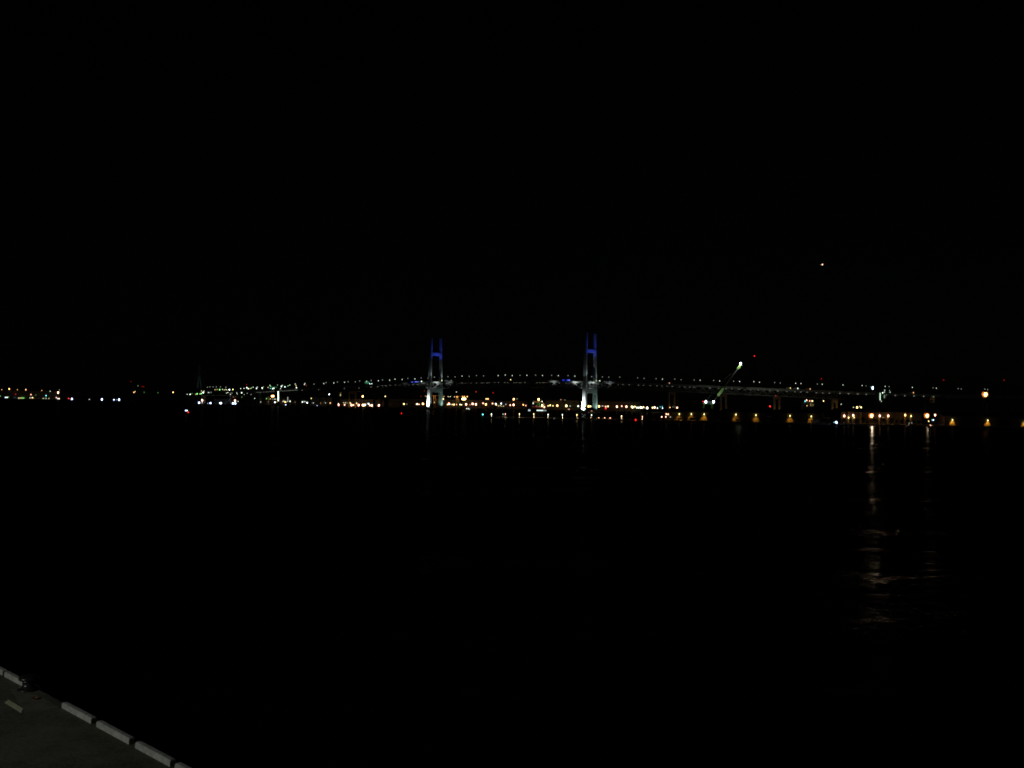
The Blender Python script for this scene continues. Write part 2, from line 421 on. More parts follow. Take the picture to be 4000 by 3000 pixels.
# bridge deck street lamps
def deck_place(px):
    if px < 1300: return 'over the left shore ramps'
    if px < 1690: return 'leading up to the left tower'
    if px < 2290: return 'between the two bridge towers'
    if px < 2800: return 'between right tower and crane'
    if px < 3230: return 'just beyond the green crane'
    return 'at the far right approach'
random.seed(3)
for (s, off, z, px, py) in lam:
    p = bp(s, off, z); base = zd(s)
    near = off < 0
    root = lamp('bridge_lamp', 'w', 's' if random.random() < (.85 if near else .35) else 'd', p, base, ('near' if near else 'far') + ' kerb ' + deck_place(px), 'street lamp', 'street lamps along the bridge deck', p.y, 1.0)
    PENDING[-1] = (root, '', '', ('near' if near else 'far') + ' row ' + deck_place(px), 'white deck lamp', PENDING[-1][5])

# ------------------------------------------------------------------ shore and terminal lamps  (px, py, colour, size)
def shore_place(px):
    for lim, t in ((240, 'on the far left terminal'), (480, 'on the dark left breakwater'), (700, 'left of the distant cable bridge'), (835, 'below the distant cable bridge'),
                   (1000, 'on the shore under ramps'), (1086, 'left of the lit stair tower'), (1305, 'right of the lit stair tower'), (1480, 'right of the dark silo tower'),
                   (1690, 'just left of left tower'), (1860, 'right of the left tower'), (2075, 'left of the lit ferry'), (2290, 'between ferry and right tower'),
                   (2440, 'right of the right tower'), (2700, 'on shore left of crane'), (3240, 'under the right bridge approach'), (9999, 'behind the right pier sheds')):
        if px < lim: return t
def shore(lst, Y, zb=2.5, name='shore_lamp', cat='lamp'):
    for px, py, c, k in lst:
        p = at(px, py, Y)
        b = min(zb, p.z - 1.2)
        n = 'warning_light' if c == 'r' else ('floodlight_mast' if k in 'BH' else name)
        ct = 'warning light' if c == 'r' else ('floodlight' if k in 'BH' else cat)
        pl = shore_place(px)
        lamp(n, c, k, p, b if b > 0 else .3, pl, ct, {'warning_light': 'red warning lights', 'floodlight_mast': 'floodlights along the shore'}.get(n, 'lamps along the shore'), Y, 1.15 if px == 3850 else 1.0, pole_r=.2)
shore([(7,1522,'o','s'),(36,1519,'o','M'),(68,1522,'o','s'),(101,1522,'o','m'),(163,1525,'o','s'),(196,1528,'w','s'),(232,1523,'w','d'),(227,1533,'p','B'),(61,1540,'r','s'),(121,1541,'p','m'),(140,1543,'g','d'),
  (180,1545,'t','m'),(1,1547,'g','s'),(21,1552,'b','m'),(27,1552,'w','m'),(32,1551,'g','s'),(117,1554,'w','s'),(122,1554,'p','s'),(127,1553,'y','m'),(132,1555,'o','d'),(167,1556,'w','d'),(171,1556,'y','s'),(180,1556,'w','s'),(191,1556,'y','s'),
  (220,1553,'p','m'),(226,1557,'b','m'),(231,1557,'y','m'),(268,1556,'r','m'),(281,1558,'b','B'),(349,1560,'w','s'),(398,1560,'b','B'),(445,1561,'b','M'),(456,1561,'w','d'),(465,1561,'b','B')], 4430)
shore([(512,1490,'r','d'),(539,1507,'w','d'),(555,1510,'r','d'),(561,1510,'r','d'),(523,1532,'o','m'),(528,1529,'y','s'),(563,1532,'g','d'),(617,1534,'g','d'),(676,1532,'o','M'),(963,1502,'r','d')], 4600)
shore([(731,1540,'w','s'),(743,1540,'w','m'),(750,1537,'g','d'),(764,1540,'p','s'),(770,1538,'g','m'),(781,1539,'w','s'),(786,1537,'g','m'),(794,1533,'w','M'),(787,1527,'y','s'),(797,1527,'w','s'),(814,1533,'w','s'),(819,1533,'w','d'),(825,1533,'w','d'),
  (790,1563,'p','B'),(778,1573,'b','B'),(790,1573,'w','s'),(800,1579,'w','s'),(808,1579,'w','m'),(812,1576,'c','s'),(816,1579,'w','m'),(822,1575,'b','B'),(858,1574,'c','m'),(863,1575,'c','B'),(918,1565,'p','B'),(910,1576,'b','B'),(919,1576,'b','B'),(930,1568,'w','s'),(995,1556,'w','s')], 2990)
shore([(1062,1547,'o','B'),(1068,1547,'o','B'),(1041,1557,'g','s'),(1056,1558,'y','s'),(1065,1559,'w','d'),(1072,1559,'w','s'),(1077,1559,'w','s'),(1018,1570,'w','s'),(1048,1569,'o','d'),(1074,1571,'c','M'),(1083,1570,'o','m'),(1105,1568,'w','s'),(1109,1566,'c','s'),(1112,1570,'o','m'),(1116,1570,'y','m'),(1120,1569,'o','d'),
  (1133,1567,'w','m'),(1148,1572,'y','m'),(1153,1571,'o','d'),(1181,1570,'w','m'),(1200,1573,'c','M'),(1215,1556,'y','m'),(1224,1574,'w','s'),(1208,1584,'w','s'),(1116,1582,'b','M'),(1239,1586,'b','M'),(1248,1573,'y','M'),(1252,1575,'o','s'),
  (1273,1573,'w','M'),(1276,1575,'y','m'),(1290,1574,'o','m'),(1286,1540,'c','M'),(1322,1576,'w','s'),(1322,1581,'p','B'),(1342,1573,'y','s'),(1346,1581,'p','M'),(1350,1573,'w','s'),(1356,1574,'w','d'),(1368,1574,'y','m'),(1373,1582,'p','B'),(1381,1582,'p','M'),(1393,1575,'y','m'),(1401,1582,'p','B'),
  (1417,1582,'p','B'),(1422,1582,'y','B'),(1427,1581,'w','M'),(1435,1576,'w','s'),(1440,1577,'c','M'),(1445,1583,'p','M'),(1452,1583,'p','B'),(1456,1589,'w','s'),(1427,1588,'w','d'),(1480,1583,'p','B'),(1417,1548,'o','B'),(1330,1536,'o','d'),(1330,1541,'g','s'),(1330,1545,'p','s'),(1197,1506,'r','d'),
  (1505,1548,'y','m'),(1575,1577,'p','s'),(1578,1578,'y','M'),(1589,1578,'w','d'),(1625,1579,'o','s'),(1630,1578,'w','M'),(1637,1579,'p','m'),(1652,1577,'o','B'),(1658,1578,'o','s'),(1645,1548,'r','d'),(1661,1547,'o','d'),(1665,1548,'y','s'),(1658,1527,'r','d')], 2975)
shore([(1697,1572,'y','s'),(1731,1558,'y','M'),(1734,1548,'o','s'),(1751,1549,'y','s'),(1759,1549,'w','s'),(1775,1550,'y','s'),(1784,1549,'o','M'),(1788,1549,'o','m'),(1783,1531,'w','s'),(1807,1549,'o','m'),(1814,1549,'o','m'),(1825,1549,'o','m'),(1807,1558,'y','B'),(1812,1558,'y','B'),(1817,1558,'y','B'),(1860,1530,'r','s'),(1926,1534,'r','s'),
  (1748,1580,'y','m'),(1754,1577,'p','B'),(1762,1580,'w','s'),(1768,1580,'o','m'),(1774,1580,'y','M'),(1783,1580,'o','m'),(1797,1580,'w','m'),(1803,1581,'y','m'),(1821,1579,'p','B'),(1836,1581,'p','s'),(1846,1577,'p','B'),(1859,1579,'p','B'),(1887,1575,'p','M'),(1898,1579,'o','B'),(1924,1576,'p','M'),(1936,1577,'w','M'),(1938,1580,'y','M'),(1958,1576,'c','M'),(1976,1579,'w','s'),(1993,1582,'p','M'),
  (1899,1558,'y','m'),(1906,1558,'o','M'),(1947,1585,'y','s'),(1954,1584,'w','s'),(1960,1587,'o','s'),(1967,1586,'y','s'),(2007,1559,'o','B'),(2020,1558,'w','d'),(2006,1581,'p','B'),(2044,1581,'o','M'),(2054,1584,'p','m'),(2191,1561,'p','s'),(2207,1562,'w','d'),(2141,1585,'y','m'),(2149,1583,'y','M'),(2160,1585,'y','m'),(2177,1584,'o','B'),(2212,1585,'y','B'),(2227,1586,'w','s'),(2259,1586,'w','M'),(2273,1586,'y','M'),(2270,1568,'y','d'),
  (2299,1587,'o','B'),(2307,1587,'y','M'),(2340,1587,'o','B'),(2353,1586,'w','s'),(2358,1586,'c','d'),(2366,1588,'p','M'),(2366,1595,'r','M'),(2375,1587,'y','M'),(2410,1588,'p','B'),(2429,1586,'p','M'),(2447,1588,'p','B'),(2467,1588,'y','M'),(2471,1590,'y','B'),(2480,1588,'y','M'),(2488,1592,'w','M'),(2495,1592,'w','M')], 3275)
shore([(2503,1591,'y','B'),(2508,1592,'w','M'),(2514,1590,'p','M'),(2520,1593,'y','s'),(2528,1593,'w','B'),(2549,1592,'y','M'),(2557,1591,'p','B'),(2568,1594,'w','m'),(2579,1589,'t','s'),(2587,1588,'t','s'),(2588,1594,'c','m'),(2615,1592,'o','B'),(2628,1589,'t','d'),(2645,1593,'p','B')], 2950)
shore([(3008,1587,'r','M'),(3030,1546,'r','s'),(3286,1579,'w','s'),(3334,1591,'w','s'),(3348,1591,'o','B'),(3358,1587,'w','s'),(3364,1591,'y','M'),(3217,1566,'y','m')], 1800)
shore([(3850,1540,'o','H'),(3409,1517,'b','B'),(3409,1513,'b','B'),(3401,1511,'g','d')], 1560)

# ------------------------------------------------------------------ approach ramps at the left shore
def ramp(pxs, Y0, Y1, half, label):
    """a viaduct whose deck runs through the listed photo points"""
    n = len(pxs); pts = [at(px, py, Y0 + (Y1 - Y0) * i / (n - 1)) for i, (px, py) in enumerate(pxs)]
    root = thing('ramp_viaduct', label, 'viaduct', (pts[0].x, pts[0].y, 2.5), 'approach ramps on the left shore')
    mb = MB()
    for p in pts:
        mb.v += [p + Vector((0,-half,-2)), p + Vector((0,half,-2)), p + Vector((0,half,0)), p + Vector((0,-half,0))]
    for i in range(n-1):
        k = i*4; mb.f += [(k+j, k+(j+1)%4, k+4+(j+1)%4, k+4+j) for j in range(4)]
    mb.f += [(3,2,1,0), tuple((n-1)*4+i for i in range(4))]
    mb.part('deck', M_DKCONC, root)
    for i in range(0, n, 2):
        p = pts[i]; MB().box((p.x-1.4, p.y-2, 2), (p.x+1.4, p.y+2, p.z-1.9)).part('column', M_CONC, root)
    return root, pts
ramp([(790,1530),(840,1529),(900,1529),(960,1526),(1020,1525),(1090,1522),(1160,1519)], 3060, 2960, 7, 'upper concrete ramp viaduct joining the bridge over the left shore')
ramp([(800,1543),(860,1543),(920,1545),(985,1546),(1050,1549)], 3020, 2985, 6, 'lower concrete ramp viaduct curving under the lamp strings of the left shore')
ramp([(735,1544),(757,1527),(767,1519)], 3900, 3900, 4, 'short green lit ramp climbing at the foot of the distant cable bridge')
ramp([(772,1521),(780,1530),(800,1533)], 3850, 3850, 4, 'short ramp dropping with a red band at the foot of the distant cable bridge')
ramp_lamps = [(840,1522,'y','s'),(848,1521,'p','s'),(858,1522,'g','m'),(869,1521,'w','s'),(876,1523,'y','s'),(882,1521,'w','s'),(886,1523,'y','s'),(896,1522,'c','M'),(910,1521,'y','m'),(940,1518,'w','s'),(953,1517,'w','s'),(964,1514,'w','m'),(970,1518,'w','m'),(977,1518,'o','s'),(982,1516,'g','s'),
  (1002,1517,'c','m'),(1024,1515,'w','m'),(1025,1518,'w','s'),(1047,1513,'y','s'),(1056,1517,'t','s'),(1065,1518,'w','m'),(1070,1516,'w','m'),(1057,1509,'g','s'),(1096,1518,'w','s'),(1099,1509,'w','m'),(1113,1511,'c','m'),(1125,1507,'g','s'),(1156,1506,'y','s'),(1158,1514,'w','m'),
  (810,1512,'w','d'),(820,1511,'w','d'),(832,1511,'w','d'),(845,1511,'w','d'),(861,1511,'w','d'),(882,1512,'w','d')]
ramp_low = [(885,1535,'w','s'),(890,1533,'w','s'),(900,1540,'w','s'),(906,1535,'w','d'),(925,1535,'w','s'),(944,1534,'w','m'),(927,1540,'w','d'),(966,1536,'w','d'),(985,1536,'w','d'),(981,1541,'w','d'),(954,1541,'w','d'),(911,1551,'o','d'),(945,1551,'g','d')]
for lst, Y, pl in ((ramp_lamps, 2990, 'upper ramp'), (ramp_low, 2995, 'lower ramp')):
    for px, py, c, k in lst:
        p = at(px, py, Y)
        lamp('ramp_lamp', c, k, p, 2.5, 'on the %s %s' % (pl, 'left half' if px < 985 and pl == 'upper ramp' else 'bend'), 'street lamp', 'street lamps on the left approach ramps', Y)

# ------------------------------------------------------------------ buildings
def building(name, label, px0, px1, ytop, Y, depth, zb=2.5, mat=None, roof='flat', group=None, cat='building'):
    a, b = at(px0, ytop, Y), at(px1, ytop, Y); zt = (a.z + b.z) / 2
    root = thing(name, label, cat, ((a.x+b.x)/2, Y, zb), group)
    MB().box((a.x, Y, zb - .5), (b.x, Y + depth, zt)).part('wall', mat or M_WALL, root)
    if roof == 'flat':
        MB().box((a.x-.4, Y-.4, zt+.005), (b.x+.4, Y+depth+.4, zt+.8)).part('roof', M_ROOF, root)
    else:
        rise = min(4.0, (b.x-a.x)*.12)
        MB().hexa([(a.x-.8, Y-.8, zt+.005), (b.x+.8, Y-.8, zt+.005), (b.x+.8, Y+depth+.8, zt+.005), (a.x-.8, Y+depth+.8, zt+.005)],
                  [(a.x-.6, Y+depth/2-.3, zt+rise), (b.x+.6, Y+depth/2-.3, zt+rise), (b.x+.6, Y+depth/2+.3, zt+rise), (a.x-.6, Y+depth/2+.3, zt+rise)]).part('roof', M_ROOF, root)
    root['_x0'], root['_x1'], root['_zt'] = a.x, b.x, zt
    return root
def dark_windows(root, Y, n, z0, z1):
    a, b = root['_x0'], root['_x1']; st = (b - a) / n
    for i in range(n):
        MB().box((a + st*(i+.25), Y-.06, z0), (a + st*(i+.75), Y+.05, z1)).part('window', M_GLASS, root)
def lit_panel(root, px, y0, y1, w_px, Y, c, st, name='window'):
    p, q = at(px, y0, Y), at(px, y1, Y); hw = w_px * Y / FPX / 2
    MB().box((p.x-hw, Y-.25, min(p.z,q.z)), (p.x+hw, Y-.02, max(p.z,q.z))).part(name, glow(CV[c] if isinstance(c, str) else c, st), root)

b_ = building('terminal_shed', 'long pale shed behind the orange lamps of the far left terminal', -60, 232, 1527, 4470, 60, group=None)
dark_windows(b_, 4470, 16, 6, 14)
for px, c in ((73,'w'),(77,'o'),(81,'o'),(85,'g'),(89,'g'),(93,'g')): lit_panel(b_, px, 1553, 1556.5, 2.4, 4462, c, 1.5)
for (nm, lab, a, c_, yt, Y, dp, wins) in [
  ('warehouse', 'low warehouse between the two large pinkish floodlights of the ramp shore', 835, 905, 1560, 3030, 40, 6),
  ('warehouse', 'low warehouse under the orange double lamp left of the stair tower', 1000, 1078, 1562, 3010, 40, 6),
  ('warehouse', 'warehouse between the lit stair tower and the dark slim shaft', 1093, 1158, 1560, 3005, 40, 5),
  ('warehouse', 'warehouse between the dark slim shafts, with a lit window strip', 1172, 1202, 1562, 3005, 40, 3),
  ('warehouse', 'warehouse just left of the black silo tower', 1214, 1298, 1553, 3010, 40, 6),
  ('warehouse', 'warehouse behind the row of pinkish floodlights right of the silo', 1326, 1500, 1560, 3010, 50, 12),
  ('warehouse', 'dark warehouse left of the left bridge tower', 1515, 1660, 1558, 3020, 50, 10),
  ('warehouse', 'warehouse seen between and beside the legs of the left tower', 1690, 1800, 1562, 3310, 50, 8),
  ('warehouse', 'warehouse under the triple yellow floodlight', 1805, 1930, 1563, 3310, 50, 9),
  ('warehouse', 'warehouse left of the ferry under the orange mast lamp', 1940, 2060, 1566, 3310, 50, 8),
  ('warehouse', 'brown lit warehouse between the ferry and the right tower', 2130, 2262, 1564, 3310, 50, 9),
  ('warehouse', 'warehouse right of the right bridge tower', 2320, 2500, 1568, 3310, 50, 11)]:
    r_ = building(nm, lab, a, c_, yt, Y, dp, mat=M_WALL if 'brown' in lab else M_DKWALL, roof='gable', group='warehouses on the far shore')
    dark_windows(r_, Y, wins, 9, 12)
    if 'strip' in lab: lit_panel(r_, 1189.5, 1567, 1571, 9, 3004, 'w', .5)
for lab, a, c_, yt, Y in (('slim dark shaft right of the dim stair tower', 1160, 1170, 1523, 2890), ('shorter dark shaft between two warehouses', 1203, 1212, 1534, 2890), ('broad black silo tower standing over the left shore', 1300, 1320, 1500, 2880)):
    r_ = building('silo_tower', lab, a, c_, yt, Y, 12, mat=M_DKWALL, group='dark towers on the left shore'); dark_windows(r_, Y, 2, 12, 15)
# stair towers with a lit stairwell
for lab, a, c_, yt, yb, st, Y, n in (('tall stair tower with one bright lit stairwell beside the ramps', 1083, 1091, 1527, 1567, 4.5, 2880, 8), ('dimmer stair tower with a faint lit stairwell', 1120, 1128, 1549, 1571, .5, 2880, 5)):
    r_ = building('stair_tower', lab, a, c_, yt, Y, 8, mat=M_DKWALL, group='stair towers')
    for i in range(n):
        y0 = yt + 2 + (yb - yt - 2) * i / n; lit_panel(r_, (a+c_)/2, y0, y0 + (yb-yt-2)/n*.82, 3.0, Y, 'w', st, 'stairwell_window')
r_ = building('stair_tower', 'stair tower with green and white lit stairwells beside the right approach', 3430, 3462, 1533, 1545, 16, mat=M_DKWALL, group='stair towers')
for i in range(7): lit_panel(r_, 3438, 1535 + 4.2*i, 1538.4 + 4.2*i, 3.0, 1545, (.7, 1, .7), 1.5, 'stairwell_window')
for i in range(3): lit_panel(r_, 3455, 1543 + 4.2*i, 1546.4 + 4.2*i, 3, 1545, (.7, 1, .75), .9, 'stairwell_window')
shore([(3456,1524,'w','s'),(3455,1531,'c','s'),(3448,1534,'w','m'),(3475,1525,'w','d'),(3477,1532,'w','s'),(3443,1567,'w','s')], 1538)
r_ = building('harbour_office', 'small lit office block under the truss right of the crane', 3140, 3182, 1570, 1795, 16, group=None); dark_windows(r_, 1795, 5, 8, 11)
for px, py, c in ((3152,1585,'y'),(3166,1578,'y'),(3172,1580,'y'),(3166,1584,'y'),(3172,1586,'o'),(3177,1582,'y')): lit_panel(r_, px, py-1.5, py+1.5, 2, 1795, c, .5 if px > 3153 else 2.5)
shore([(3145,1567,'t','m'),(3151,1563,'p','M'),(3163,1566,'p','m'),(3173,1566,'y','M')], 1792)
r_ = building('gate_house', 'orange lit block at the end of the right approach', 3622, 3655, 1576, 1585, 14); dark_windows(r_, 1585, 3, 16, 19)
for px, yt, lab in ((2947, 1391, 'tall slim chimney above the crane carrying one red light'), (3686, 1485, 'dark chimney right of the approach with a dim red light'), (3922, 1485, 'dark chimney at the far right edge with a dim red light'), (3208, 1480, 'thin chimney above the right approach with a faint red light')):
    Y = 2300 if px < 3000 else 2500; p = at(px, yt, Y)
    root = thing('chimney', lab, 'chimney', (p.x, Y, 2.5), 'chimneys behind the bridge')
    MB().lathe((p.x, Y, 2), [(3.4, 0), (2.2, p.z*.6), (1.7, p.z - 4), (1.9, p.z - 3.9), (1.9, p.z - 3)], 12).part('shaft', M_DKCONC, root)
    hd = bpy.data.objects.new('warning_lamp', head_mesh('r', 's' if px < 3000 else 'd')); COL.objects.link(hd); hd.parent = root
    rr = 1.7 if px < 3000 else 1.4
    hd.location = (0, 0, p.z - 2.5); hd.scale = (rr, rr, rr)

# distant cable-stayed bridge on the left
root = thing('distant_bridge', 'distant dark cable bridge with one slender tower on the left skyline', 'bridge', at(779, 1530, 5600) * Vector((1,1,0)) if False else (at(779,1530,5600).x, 5600, 0))
Yd = 5600
P = lambda px, py: at(px, py, Yd)
mb = MB(); mb.beam(P(770,1540), P(777,1470), 7, 7); mb.beam(P(789,1540), P(781,1470), 7, 7); mb.beam(P(779,1474), P(780,1426), 8, 7); mb.part('pylon', M_STEEL, root)
MB().beam(P(690,1538), P(900,1533), 14, 4).part('deck', M_CONC, root)
for k in range(6):
    for dx in (-1, 1):
        MB().tube(P(779.5, 1432 + 5*k), P(779.5 + dx*(85 - 12*k), 1534), .25, n=4).part('stay_cable', M_STEEL, root)
lamp_light('SPOT', 'pylon_floodlight', P(779,1538) + Vector((0,-60,0)), .6e4, (.4,1,.9), P(779.5,1465), 70, .8, 1, root)

# sodium glow of the streets behind the left shore
# ------------------------------------------------------------------ traffic signs and gantries on the bridge
def deck_sign(name, label, px0, px1, y0, y1, col, st, legs=True, marks=()):
    sx = bridge_s((px0+px1)/2, (y0+y1)/2, -HALF+.6); Y = bp(sx, -HALF+.6).y
    a, b = at(px0, y0, Y), at(px1, y1, Y); zb = zd(sx)
    root = thing(name, label, 'sign', ((a.x+b.x)/2, Y, zb), None)
    lo, hi = min(a.z,b.z), max(a.z,b.z); lo = max(lo, zb + .6)
    MB().box((a.x, Y-.2, lo), (b.x, Y+.2, max(hi, lo+1.2))).part('panel', glow(col, st), root)
    for x in (a.x+.5, b.x-.5): MB().box((x-.2, Y-.2, zb-.1), (x+.2, Y+.2, lo+.05)).part('post', M_DKSTEEL, root)
    for (m0, m1) in marks:
        xa, xb = a.x + (b.x-a.x)*m0, a.x + (b.x-a.x)*m1
        zz0, zz1 = lo + (hi-lo)*.3, lo + (hi-lo)*.7
        MB().box((xa, Y-.27, zz0), (xb, Y-.21, zz1)).part('lettering', glow((.55,.65,1), st*1.0), root)
deck_sign('highway_sign', 'smaller bright blue lit road sign left of the left tower', 1606, 1614, 1491, 1497, (.02,.05,1), .9, marks=((.35,.7),))
deck_sign('highway_sign', 'wider bright blue lit road sign left of the left tower', 1619, 1635, 1490, 1496.5, (.02,.05,1), .9, marks=((.2,.55),(.7,.9)))
deck_sign('highway_sign', 'smaller blue lit road sign on the deck left of the right tower', 2197, 2205, 1482.5, 1488.5, (.02,.05,1), .6)
deck_sign('highway_sign', 'wider blue lit road sign on the deck left of the right tower', 2214, 2227, 1482.5, 1489, (.02,.05,1), .7, marks=((.5,.9),))
deck_sign('highway_sign', 'dim grey blue road sign just right of the left tower', 1736, 1749, 1485, 1491, (.3,.36,.45), .07, marks=((.2,.8),))
deck_sign('highway_sign', 'dim grey blue road sign right of the right tower', 2357, 2371, 1489, 1494, (.25,.3,.5), .08, marks=((.1,.5),))
deck_sign('highway_sign', 'dim blue road sign farther right of the right tower', 2379, 2390, 1489, 1494.5, (.2,.25,.6), .1, marks=((.1,.4),(.6,.9)))
deck_sign('gantry_sign', 'green lit gantry sign spanning the deck at the left shore', 1425, 1443, 1491, 1498, (.04,.42,.16), .33)
deck_sign('gantry_sign', 'dark green gantry sign above the ramps by the stair tower', 1060, 1083, 1510, 1515, (.03,.3,.12), .22)
# vehicles on the deck
VB = MB().hexa([(-4,-1.2,.6),(4,-1.2,.6),(4,1.2,.6),(-4,1.2,.6)], [(-4,-1.2,3.4),(4,-1.2,3.4),(4,1.2,3.4),(-4,1.2,3.4)]).mesh('cargo_box', M_CABIN)
VC = MB().hexa([(4.05,-1.1,.5),(6,-1.1,.5),(6,1.1,.5),(4.05,1.1,.5)], [(4.05,-1.1,3),(5.4,-1.1,3),(5.4,1.1,3),(4.05,1.1,3)]).mesh('cab', M_HULL)
VW = MB().tube((0,-1.3,.5),(0,1.3,.5),.5,n=10).mesh('wheel_pair', M_IRON)
def truck(label, x, y, z, ang, px, lampc=None, group='trucks'):
    root = thing('truck', label, 'truck', (x, y, z), group); root.rotation_euler = (0,0,ang)
    for nm, me in (('cargo_box', VB), ('cab', VC)):
        o = bpy.data.objects.new(nm, me); COL.objects.link(o); o.parent = root
    for dx in (-2.8, 4.8):
        o = bpy.data.objects.new('wheel', VW); COL.objects.link(o); o.parent = root; o.location = (dx,0,0)
    if lampc:
        o = bpy.data.objects.new('headlamp', head_mesh(*lampc)); COL.objects.link(o); o.parent = root; o.location = (5.2,-1.2,2.6); o.scale = (.8,.8,1.1)
for px, py, lc, lab in ((1642,1491,('w','M'),'truck with bright headlamps on the deck left of the left tower'), (1674,1492,('w','m'),'truck at the left edge of the left tower on the deck'), (1989,1486,('y','m'),'truck with warm lamps midway between the towers'),
                        (1757,1488,('w','d'),'truck with faint lamps just right of the left tower'), (2336,1490,('w','m'),'truck with lamps just right of the right tower'), (2607,1503,('p','s'),'truck with a single lamp on the deck left of the crane'),
                        (3078,1518,('y','s'),'truck with yellow lamps on the deck right of the crane'), (3155,1521,('o','s'),'truck with orange lamps farther right of the crane'), (3107,1513,('w','m'),'truck with white lamps between the yellow and orange lit trucks'), (3557,1531,('o','s'),'truck on the far right approach'),
                        (1440,1500,('c','M'),'truck with cool lamps right of the green gantry'), (1448,1499,('c','m'),'second truck right of the green gantry')):
    sx = bridge_s(px, py, -HALF+4); p = bp(sx, -HALF+4, zd(sx))
    truck(lab, p.x, p.y, p.z + .01, math.atan2(-.6,.8), px, lc, 'trucks on the bridge deck')

# ------------------------------------------------------------------ green crane with raised boom
Yc = 1880
C = lambda px, py, dy=0: at(px, py, Yc) + Vector((0, dy, 0))
crane = thing('harbour_crane', 'green harbour crane with its long boom raised and lamps at head and foot', 'crane', (C(2765,1590).x, Yc, 2.5))
boom_a, boom_b = C(2789,1566), C(2896,1421)
for dy in (-2.2, 2.2):
    mb = MB(); A, B = boom_a + Vector((0,dy,0)), boom_b + Vector((0,dy,0)); mb.beam(A, B, .9, 1.3); mb.part('boom_chord', M_DKSTEEL, crane)
mb = MB()
for k in range(15):
    a, b = boom_a.lerp(boom_b, k/15), boom_a.lerp(boom_b, (k+1)/15); sg = 1 if k % 2 else -1
    mb.beam(a + Vector((0,2.2*sg,0)), b + Vector((0,-2.2*sg,0)), .4, .4)
mb.part('boom_lattice', M_DKSTEEL, crane)
mb = MB(); a, b = boom_a.lerp(boom_b, .14), boom_a.lerp(boom_b, .335); mb.beam(a, b, 4.2, 2.9, up=(0,1,0)); mb.part('boom_housing', M_GREEN, crane)
mb = MB(); a, b = boom_a.lerp(boom_b, .86), boom_a.lerp(boom_b, 1.0); mb.beam(a, b, 4.2, 3.2, up=(0,1,0)); mb.part('boom_head', M_GREEN, crane)
for nm, l in (('tie_bar', [(2763,1560),(2812,1500),(2852,1462),(2862,1463),(2870,1456)]),):
    mb = MB()
    for p, q in zip(l, l[1:]): mb.beam(C(*p), C(*q), .7, .7)
    mb.part(nm, M_DKSTEEL, crane)
mb = MB(); mb.beam(C(2747,1576), C(2784,1576), 2, 2.2); mb.part('portal_beam', M_GREEN, crane)
for px in (2750, 2781):
    for dy in (-6, 6):
        mb = MB(); mb.beam(C(px,1575,dy), Vector((C(px-(3 if px < 2760 else -1),1590,dy).x, Yc+dy, .0)), 1.3, 1.3); mb.part('leg', M_GREEN, crane)
mb = MB(); mb.box((C(2755,1575).x, Yc-4, C(2755,1575).z), (C(2776,1575).x, Yc+4, C(2755,1567).z)); mb.part('machine_house', M_DKSTEEL, crane)
for px, py, k, dy in ((2891,1420,'B',-4),(2754,1569,'B',-8),(2784,1569,'B',-8)):
    h_ = bpy.data.objects.new('floodlight', head_mesh('c', k)); COL.objects.link(h_); h_.parent = crane
    h_.location = C(px,py,dy) - crane.location; h_.scale = (1.9,1.9,2.4)
    MB().beam(C(px,py,dy) + Vector((0,0,-2)), C(px,py,0) + Vector((0,0,-3)), .3, .3).part('lamp_bracket', M_DKSTEEL, crane)
h_ = bpy.data.objects.new('warning_lamp', head_mesh('r','m')); COL.objects.link(h_); h_.parent = crane; h_.location = C(2744,1568,-6) - crane.location; h_.scale = (.7,.7,1.1)
MB().beam(C(2744,1571,-6), C(2750,1573,-6), .25, .25).part('lamp_bracket', M_DKSTEEL, crane)
lamp_light('SPOT', 'boom_lamp', C(2802,1545,-24), 1.1e4, (1,1,.75), boom_a.lerp(boom_b,.24), 50, .4, .3, crane)
lamp_light('POINT', 'boom_head_lamp', C(2885,1424,-9), 1.2e4, (1,1,.75), size=.4, parent=crane)

# orange lit gantry cranes behind the left tower
for px, h0, lab in ((1697,1545,'orange lit quay crane seen between the legs of the left tower'), (1786,1548,'orange lit quay crane right of the left tower')):
    Y = 3262; Q = lambda x, y, dy=0: at(x, y, Y) + Vector((0,dy,0))
    root = thing('quay_crane', lab, 'crane', (Q(px,1580).x, Y, 2.5), 'quay cranes on the far shore')
    for dx in (-4, 3):
        MB().beam(Q(px+dx+1, h0), Vector((Q(px+dx-1,1580).x, Y, 2.4)), 1.6, 1.6).part('leg', M_DOOR, root)
    MB().beam(Q(px-9,h0), Q(px+20,h0+1), 2, 2.2).part('boom', M_DOOR, root)
    MB().beam(Q(px-4,h0+2), Q(px+14,1574), .8, .8).part('brace', M_DOOR, root)
    lamp_light('POINT', 'crane_lamp', Q(px-2, h0+9, -12), 5e3, (1,.4,.08), size=.5, parent=root)

